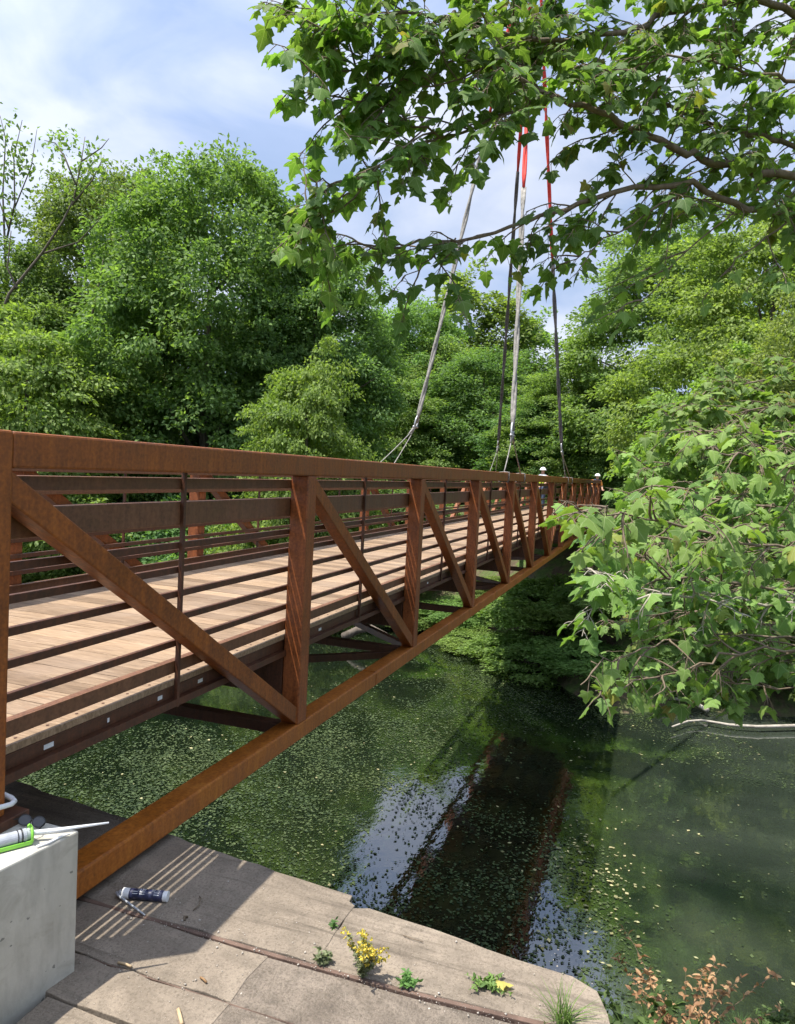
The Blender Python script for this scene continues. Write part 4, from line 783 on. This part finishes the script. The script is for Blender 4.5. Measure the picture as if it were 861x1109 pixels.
# ------------------------------------------------------------------ fallen branches at the far waterline
def limb(pts, r0, r1, label, mt='bark_pale', name='fallen_branch', group='fallen branches at the water'):
    m = MB(); k = len(pts); m.tube(pts, [r0 + (r1 - r0) * i / (k - 1) for i in range(k)], 8); tag(m.build(name, mt, None, smooth=True), label, 'branch', group)
limb([tuple(onz(x, y, -4.86)) for x, y in [(930, 786), (861, 786), (820, 787), (790, 785), (760, 780), (745, 781), (728, 787)]], .055, .02, 'long pale fallen branch lying over the water at the right edge')
limb([tuple(onz(x, y, -4.8)) for x, y in [(766, 769), (750, 760), (735, 757), (714, 756), (690, 757)]], .065, .022, 'short pale fallen branch behind the long one')
limb([tuple(onX(x, y, 22)) for x, y in [(372, 690), (388, 682), (402, 680), (418, 688), (430, 700)]], .16, .08, 'grey driftwood at the far waterline seen under the deck', 'bark_grey')

# ------------------------------------------------------------------ floating leaves and duckweed on the water
n = 420000
X = rng.uniform(2.2, 26, n); Y = rng.uniform(-9, 14, n)
def vn(X, Y, s, sd):
    R = np.random.default_rng(sd); o = 0
    for k in range(7):
        a = R.uniform(0, 6.28); f = s * (1 + .55 * k); o = o + np.sin(X * math.cos(a) * f + Y * math.sin(a) * f + R.uniform(0, 6.28) + 1.3 * np.sin(Y * f * .6 + k)) / (1 + .35 * k)
    return o / 2.2
dens = .06 + .20 * vn(X, Y, .8, 3) + .16 * vn(X, Y, 2.3, 4)
def blob(px, py, rx, ry, k):
    c = onz(px, py, ZW); return k * np.exp(-((X - c[0]) / rx) ** 2 - ((Y - c[1]) / ry) ** 2)
dens += blob(110, 830, 3.2, 2.6, .75) + blob(220, 850, 2.2, 1.8, .75) + blob(330, 880, 2.0, 1.6, .7) + blob(420, 800, 2.6, 2.0, .4) + blob(560, 735, 2.6, 2.2, .65) + blob(640, 770, 1.6, 1.5, .3) + blob(560, 960, 1.5, 1.2, .30) + blob(640, 960, 1.2, 1.0, .30) + blob(650, 1070, 1.6, 1.0, .75) + blob(480, 760, 2.4, 1.8, .25) + blob(780, 810, 3.0, 1.6, .25)
dens -= blob(260, 760, 2.2, 1.5, .9) + blob(770, 900, 2.6, 1.8, .8) + blob(800, 1000, 1.8, 1.5, .6) + blob(430, 920, 1.1, .9, .15)
mats = np.clip(.5 + 1.1 * vn(X, Y, 1.5, 8) + .5 * vn(X, Y, 4.0, 9), 0, 1.4); dens = np.where(dens > 0, dens * (.55 + .75 * mats), dens)
xf = np.interp(Y, _fy, _fx)
keep = (rng.random(n) < np.clip(dens, .012, .95)) & (X < xf + .2) & (hterr(X, Y) < ZW)
X, Y = X[keep], Y[keep]; k = len(X); C = np.stack([X, Y, np.full(k, ZW + .008) + rng.uniform(0, .006, k)], -1)
ax = np.stack([rng.normal(size=k), rng.normal(size=k), rng.normal(0, .05, k)], -1); nr = np.stack([rng.normal(0, .16, k), rng.normal(0, .16, k), np.ones(k)], -1)
ln = .038 * rng.uniform(.5, 1.7, k) ** 1.4; v, f = leafquads(C - unit(ax) * ln[:, None] * .5, ax, nr, ln, ln * rng.uniform(.22, .42, k), .02)
tag(link('duckweed', npmesh('duckweed', v, quads=f, m='floating_leaf')), 'green floating duckweed and water plants scattered over the river surface', 'duckweed', kind='stuff')
k = 260; X = rng.uniform(4.5, 20, k); Y = rng.uniform(-7, 8, k); ok = hterr(X, Y) < ZW; C = np.stack([X, Y, np.full(k, ZW + .018)], -1)[ok]
c = onz(640, 950, ZW); C2 = np.stack([rng.normal(c[0], 1.1, 170), rng.normal(c[1], .5, 170), np.full(170, ZW + .019)], -1); C = np.concatenate([C, C2]); k = len(C)
ln = .060 * rng.uniform(.5, 1.6, k); v, f = leafquads(C, np.stack([rng.normal(size=k), rng.normal(size=k), np.zeros(k)], -1), np.tile([0, 0, 1.], (k, 1)) + rng.normal(0, .08, (k, 3)), ln, ln * rng.uniform(.2, .4, k), .03)
tag(link('floating_leaves', npmesh('floating_leaves', v, quads=f, m='floating_debris')), 'pale fallen leaves drifting on the dark water', 'floating leaves', kind='stuff')

# ------------------------------------------------------------------ small plants on the ledge and bank
def weed(name, label, cat, loc, stems, leafm, nleaf, lsize, h, spread, flowers=0, stemm='leaf_weed', seed=1, group=None, droop=.2, wr=.3):
    R = random.Random(seed); Rn = np.random.default_rng(seed); r = thing(name, label, cat, tuple(loc), group); L0 = Vector(loc); m = MB(); LC = []; LA = []; FL = []
    for i in range(stems):
        a = R.uniform(0, 6.28); sp = spread * R.uniform(.2, 1); hh = h * R.uniform(.55, 1.05); q = []
        for j in range(7):
            t = j / 6; q.append(L0 + Vector((math.cos(a) * sp * t ** 1.3 + R.gauss(0, .004), math.sin(a) * sp * t ** 1.3 + R.gauss(0, .004), hh * t * (1 - droop * t))))
        m.tube(q, [.0028 * (1 - .6 * j / 6) for j in range(7)], 4)
        for j in range(nleaf):
            t = R.uniform(.05, .8 if flowers else 1.0); b = q[int(t * 6)].lerp(q[min(6, int(t * 6) + 1)], t * 6 - int(t * 6)); LC.append(tuple(b)); LA.append((R.gauss(0, 1), R.gauss(0, 1), R.gauss(.25, .4)))
        for j in range(flowers):
            t = R.uniform(.68, 1.0); b = q[int(t * 5.99)].lerp(q[min(6, int(t * 5.99) + 1)], t * 5.99 - int(t * 5.99)); FL.append(tuple(b + Vector((R.gauss(0, .006), R.gauss(0, .006), R.gauss(0, .005)))))
    m.build('stem', stemm, r)
    LC = np.array(LC); k = len(LC); ln = lsize * Rn.uniform(.5, 1.3, k); v, f = ovals(LC, np.array(LA), Rn.normal(size=(k, 3)) * .5 + np.array([0, 0, .8]), ln, ln * wr * .8, Rn, .5 if leafm == 'leaf_brown' else .25, .6 if leafm == 'leaf_brown' else .3); link('leaf_tuft', npmesh('leaf_tuft', v, tris=f, m=leafm), r)
    if flowers:
        FL = np.repeat(np.array(FL), 5, 0); k = len(FL); ln = .010 * Rn.uniform(.6, 1.3, k); v, f = leafquads(FL, Rn.normal(size=(k, 3)), Rn.normal(size=(k, 3)), ln, ln * .45); link('flower_spike', npmesh('flower_spike', v, quads=f, m='petal_yellow'), r)
    return r
weed('yellow_wildflower', 'yellow flowering weed growing from the slab joint', 'wildflower', onz(393, 1057, ZS), 24, 'leaf_grey', 34, .020, .22, .115, 8, seed=5)
weed('small_weed', 'flat bright green weed just right of the yellow flowers', 'weed', onz(440, 1066, ZS), 9, 'leaf_weed', 22, .026, .05, .07, seed=6, group='weeds in the slab joints', droop=.5)
weed('small_weed', 'grey green weed just left of the yellow flowers', 'weed', onz(350, 1044, ZS), 9, 'leaf_grey', 22, .026, .07, .075, seed=7, group='weeds in the slab joints', droop=.4)
weed('small_weed', 'sprawling green weed on the slab left of the yellow leaf', 'weed', onz(528, 1068, ZS), 12, 'leaf_weed', 20, .024, .05, .11, seed=8, group='weeds in the slab joints', droop=.6)
weed('small_weed', 'tiny green sprig at the notch of the slab edge', 'weed', onz(362, 1004, ZS), 4, 'leaf_weed', 8, .02, .045, .025, seed=9, group='weeds in the slab joints')
def grass(label, loc, nb, h, spread, seed, mt='leaf_weed', group=None):
    R = np.random.default_rng(seed); o = thing('grass_tuft', label, 'grass tuft', tuple(loc), group); V_ = []; F_ = []
    for i in range(nb):
        a = R.uniform(0, 6.28); sp = spread * R.uniform(.15, 1.1); hh = h * R.uniform(.45, 1.1); b0 = np.array(loc) + np.array([R.normal(0, .02), R.normal(0, .02), -.02]); sd = np.array([-math.sin(a), math.cos(a), 0]); k = len(V_)
        for j in range(5):
            t = j / 4; c = b0 + np.array([math.cos(a) * sp * t ** 1.6, math.sin(a) * sp * t ** 1.6, hh * t * (1 - .35 * t * sp / spread)]); wv = .0032 * (1 - t) + .0003; V_ += [c + sd * wv, c - sd * wv]
        for j in range(4): F_.append((k + 2 * j, k + 2 * j + 1, k + 2 * j + 3, k + 2 * j + 2))
    link('blades', npmesh('blades', np.array(V_), quads=np.array(F_), m=mt), o); return o
grass('grass tuft at the right corner of the slab with one tall blade', onz(610, 1108, ZS), 70, .20, .17, 3)
bz = lambda x, y: (x, y, float(hterr(x, y)))
def bankpt(px, py):
    d = ray(px, py); t = 1.0
    while t < 30:
        p = CAM + d * t
        if p[2] < float(hterr(p[0], p[1])) or p[2] < ZW: return p
        t += .02
    return p
k = 0
for px, py, lb in [(668, 1109, 'grass tuft beside the rounded slab end'), (700, 1118, 'grass tuft on the bank left of the brown sapling'), (800, 1122, 'grass tuft on the bank right of the brown sapling'), (650, 1135, 'grass tuft on the bank below the slab corner')]:
    p = bankpt(px, py); k += 1; grass(lb, tuple(p), 60, .32, .26, 20 + k, 'leaf_weed', 'grass tufts on the near bank')
p = dep(742, 1135, 4.3)
weed('dry_sapling', 'withered sapling with curled orange brown leaves at the lower right', 'sapling', (p[0], p[1], p[2] - .1), 19, 'leaf_brown', 40, .045, .70, .60, seed=31, stemm='twig', droop=.15, wr=.26)
for px, py, lb, sd in [(775, 1125, 'low green weed in front of the withered sapling', 41), (700, 1130, 'leafy green weed left of the withered sapling', 42), (840, 1120, 'leafy green weed at the lower right corner', 43), (680, 1150, 'low weed at the bottom edge beside the slab', 44)]:
    p = bankpt(px, py); weed('bank_weed', lb, 'weed', tuple(p), 22, 'leaf_weed_dark', 40, .048, .26, .34, seed=sd, group='weeds on the near bank', wr=.34)

# litter on the slab
def bit(label, name, cat, px, py, mt, pts=None, r=.004, group=None):
    b = onz(px, py, ZS); m = MB(); m.tube([(b[0] + x, b[1] + y, b[2] + z) for x, y, z in pts], r, 5); return tag(m.build(name, mt, None, smooth=True), label, cat, group)
bit('thin curved brown twig on the slab beside the sealant cartridge', 'twig', 'twig', 212, 980, 'twig', [(.06, .02, .006), (.03, -.01, .02), (-.01, -.025, .012), (-.05, -.02, .006)], .003)
bit('dry curled scrap on the slab at the twig', 'bark_scrap', 'scrap', 201, 996, 'twig', [(.015, .0, .004), (0, .008, .014), (-.012, -.004, .005)], .006)
bit('pale wood splinter lying on the slab joint', 'wood_splinter', 'splinter', 135, 1046, 'wood_scrap', [(0, .035, .006), (.002, 0, .008), (.0, -.035, .006)], .006)
bit('reddish scrap of bark on the sunlit part of the slab', 'bark_scrap', 'scrap', 220, 1063, 'leaf_brown', [(.01, .02, .006), (0, 0, .012), (-.006, -.02, .006)], .005)
bit('thin straight dry stalk on the slab in front of the notch', 'twig', 'twig', 447, 1018, 'twig', [(.01, .05, .004), (0, 0, .005), (.0, -.05, .004)], .0022)
bit('short wood offcut at the bottom edge of the picture', 'wood_offcut', 'offcut', 195, 1103, 'wood_scrap', [(.03, .03, .008), (-.03, -.03, .008)], .008)
PB = [(247, 955, .010), (216, 997, .012), (195, 978, .007), (190, 974, .007), (178, 1003, .006), (259, 1007, .006), (494, 1020, .009), (440, 1002, .005), (335, 1010, .006), (310, 1000, .005), (545, 1055, .006), (480, 1062, .007), (160, 1020, .005), (235, 1046, .006), (300, 1060, .010), (330, 1070, .008), (410, 1085, .009), (290, 1082, .012)]
for i, (px, py, rr) in enumerate(PB):
    b = onz(px, py, ZS - (.03 if py > 1055 else 0)); m = MB(); m.ball((0, 0, rr * .4), rr, 8, 5, (1, .8, .55)); o = m.build('pebble', 'pebble', None, smooth=False); o.location = b; o.rotation_euler = (0, 0, i)
    o.scale = (.62,) * 3; tag(o, 'small pale pebble lying on the old concrete slab', 'pebble', 'pebbles on the slab')
k = 1500; gxy = np.stack([rng.uniform(-.7, 1.1, k), rng.uniform(-2.4, -.2, k)], -1); gxy[:500, 0] = rng.normal(.515, .03, 500); gxy[500:700, 0] = rng.normal(.185, .03, 200)
gxy = gxy[(gxy[:, 0] < 1.12 + .19 * gxy[:, 1] * (gxy[:, 1] > -2) - .02) & ~((gxy[:, 0] < .1) & (gxy[:, 1] > -.31))]; k = len(gxy); V_ = []; F_ = []
oct_ = np.array([(1, 0, 0), (0, 1, 0), (-1, 0, 0), (0, -1, 0), (0, 0, .8), (0, 0, -.8)]); of = [(0, 1, 4), (1, 2, 4), (2, 3, 4), (3, 0, 4), (1, 0, 5), (2, 1, 5), (3, 2, 5), (0, 3, 5)]
for i in range(k):
    r_ = .0012 * rng.pareto(2.2) + .0012; r_ = min(r_, .007); zz = ZS - (.010 if gxy[i, 0] < .49 and gxy[i, 1] < -1.0 else 0); F_ += [tuple(a + 6 * i for a in f) for f in of]; V_ += [tuple(np.array([gxy[i, 0], gxy[i, 1], zz + r_ * .4]) + p * r_ * rng.uniform(.6, 1.3, 3)) for p in oct_]
tag(link('grit', npmesh('grit', np.array(V_), tris=np.array(F_), m='pebble')), 'fine grit and crumbs of concrete scattered on the old slabs', 'grit', kind='stuff')
b = onz(552, 1066, ZS); v, t = sycleaves(np.array([[b[0] - .03, b[1] + .05, b[2] + .02]]), np.array([[.1, -1., 0]]), np.array([[.2, .1, 1.]]), np.array([.075]), np.random.default_rng(2))
leafmat('leaf_yellow', (.42, .40, .08), (.5, .46, .10)); o = link('fallen_leaf', npmesh('fallen_leaf', v, tris=t, m='leaf_yellow')); tag(o, 'yellowing fallen leaf on the slab beside the sprawling weed', 'leaf')

# ------------------------------------------------------------------ sealant cartridge on the slab
def cartridge(name, label, a, b, loc, body, r=.024, nozzle=True, bend=None):
    a, b = Vector(a), Vector(b); t_ = thing(name, label, 'cartridge', tuple(a)); d = (b - a).normalized(); L_ = (b - a).length
    m = MB(); m.lathe(a, b, [(0, r * .93), (.001, r), (.006, r), (.008, r * .97), (L_ - .010, r * .97), (L_ - .008, r), (L_ - .002, r), (L_, r * .8), (L_ + .004, r * .45)], 20); m.build('tube', body, t_, smooth=False)
    lab = MB(); lab.lathe(a + d * .022, b, [(0, r * .975), (.0005, r * .985), (L_ - .060, r * .985), (L_ - .0595, r * .975)], 24); lab.build('label_wrap', 'navy_label' if body == 'white_plastic' else 'white_tag', t_, smooth=True)
    mk = MB(); side = d.cross(Vector((0, 0, 1))).normalized(); 
    for row, (an, wdt, n_, sk) in enumerate([(-.62, .0075, 9, 0), (.05, .011, 6, 2), (.75, .016, 4, 1)]):
        for i in range(n_):
            if sk and i % 3 == sk: continue
            c = a + d * (.036 + (L_ - .086) * (i + .5) / n_); w2 = (L_ - .086) / n_ * .36
            q = []
            for dx, da in ((-w2, -.16), (w2, -.16), (w2, .16), (-w2, .16)):
                an_ = -an + da * (1 if row == 0 else 1.6); n_v = side * math.sin(an_) + Vector((0, 0, 1)) * math.cos(an_); q.append(c + d * dx + n_v * r * .998)
            mk.add(q, [(0, 1, 2, 3)])
    mk.build('label_print', 'white_tag' if body == 'white_plastic' else 'navy_label', t_)
    nz = MB(); e0 = b + d * .004; nz.lathe(e0, e0 + d * .1, [(0, r * .55), (.012, r * .55), (.014, .008), (.03, .006)], 12)
    if bend is not None: nz.tube([e0 + d * .028, e0 + d * .036 + Vector(bend) * .15, Vector(e0) + Vector(bend)], [.0065, .006, .0035], 8)
    nz.build('nozzle', 'grey_plastic' if body == 'white_plastic' else 'white_plastic', t_, smooth=True); return t_
a = onz(182, 971, ZS + .024); b = onz(133, 967, ZS + .024); e_ = onz(157, 991, ZS + .006) - b
cartridge('sealant_cartridge', 'blue and white sealant cartridge with bent nozzle lying on the slab', a, b, None, 'white_plastic', .0255, True, tuple(e_ - (b - a) / np.linalg.norm(b - a) * .004))
# caulking gun on the block
ZB = -.245
a = Vector(onz(-42, 922, ZB + .035)); b = Vector(onz(33, 903, ZB + .035)); d = (b - a).normalized(); sd = d.cross(Vector((0, 0, 1))).normalized()
gun = thing('caulking_gun', 'green caulking gun loaded with a grey cartridge on the concrete block', 'caulking gun', tuple(a)); L_ = (b - a).length
m = MB()
for an in (-1, 1): m.bar(a + sd * .030 * an + Vector((0, 0, -.022)), b + sd * .030 * an + Vector((0, 0, -.022)), .004, .016, tuple(sd))
m.bar(a - d * .0 + Vector((0, 0, -.031)), b + Vector((0, 0, -.031)), .055, .003, tuple(sd)); m.build('cradle', 'green_paint', gun, .001)
m = MB(); ring = [b + sd * (.033 * math.cos(t)) + Vector((0, 0, .033 * math.sin(t))) for t in np.linspace(0, 2 * math.pi, 24)]; m.tube(ring, .0055, 6, False); m.lathe(b - d * .004, b + d * .01, [(0, .033), (.006, .033), (.0065, .015)], 20)
m.tube([b + Vector((0, 0, .03)) + sd * .01, b + Vector((0, 0, .045)) - d * .01 + sd * .01], .006, 6); m.build('front_plate', 'green_paint', gun)
m = MB(); m.lathe(a, b, [(0, .025), (L_ * .86, .025), (L_ * .87, .0265), (L_ * .93, .0265), (L_ * .94, .024), (L_ - .001, .024)], 22); m.build('cartridge', 'grey_plastic', gun, smooth=False)
m = MB(); m.tube([a + d * L_ * .86 + (Vector((0, 0, 1)) * math.cos(t) + sd * math.sin(t)) * .0268 for t in np.linspace(0, 6.283, 24)], .003, 6, False); m.tube([a + d * L_ * .80 + (Vector((0, 0, 1)) * math.cos(t) + sd * math.sin(t)) * .0258 for t in np.linspace(0, 6.283, 24)], .002, 6, False); m.build('cartridge_band', 'black_plastic', gun, smooth=True)
m = MB(); tip = Vector(onz(118, 891, ZB + .045)); m.tube([b, b + d * .02, b.lerp(tip, .35), tip], [.013, .010, .0085, .0038], 10); m.build('nozzle', 'white_plastic', gun, smooth=True)
m = MB(); m.tube([a - d * .01, a - d * .16], .004, 6); m.tube([a - d * .02, a - d * .05 + sd * .06, a - d * .06 + sd * .12], [.012, .011, .009], 8); m.tube([a - d * .05, a - d * .08 + sd * .05, a - d * .10 + sd * .11], [.007, .006, .006], 8); m.build('handle', 'black_plastic', gun, smooth=True)
# safety glasses
gl = thing('safety_glasses', 'smoke lens safety glasses lying behind the caulking gun', 'safety glasses', tuple(onz(34, 888, ZB)))
for px, py in ((27, 888), (42, 890)):
    c = Vector(onz(px, py, ZB + .028)); m = MB(); u = Vector((.30, -.95, 0)).normalized(); v_ = Vector((.35, .12, .92)).normalized()
    ring = [c + u * (.027 * math.cos(t)) + v_ * (.021 * math.sin(t)) for t in np.linspace(0, 2 * math.pi, 20)]
    m.tube(ring, .0028, 6, False); fr_ = m.build('rim', 'black_plastic', gl, smooth=True)
    m = MB(); n_ = u.cross(v_) * .0012; m.add([p + n_ for p in ring[:-1]] + [p - n_ for p in ring[:-1]], [tuple(range(19)), tuple(range(37, 18, -1))] + [(i, (i + 1) % 19, 19 + (i + 1) % 19, 19 + i) for i in range(19)]); le = m.build('lens', 'lens_smoke', fr_); le.parent = fr_; le.matrix_parent_inverse = Matrix()
m = MB()
for px, py, s_ in ((21, 886, 1), (48, 892, -1)):
    c = Vector(onz(px, py, ZB + .03)); m.tube([c, c + Vector((-.05, .02 * s_, .002)), c + Vector((-.11, .01 * s_, -.015))], [.003, .0025, .003], 6)
m.build('temple', 'black_plastic', gl, smooth=True)
m = MB(); q = [Vector(onz(x, y, ZB + .006)) for x, y in ((40, 917), (52, 913), (66, 906), (76, 903))]; m.tube(q, [.006, .006, .005, .003], 8); tag(m.build('spare_nozzle', 'white_plastic', None, smooth=True), 'short translucent white nozzle lying below the long one on the block', 'nozzle')
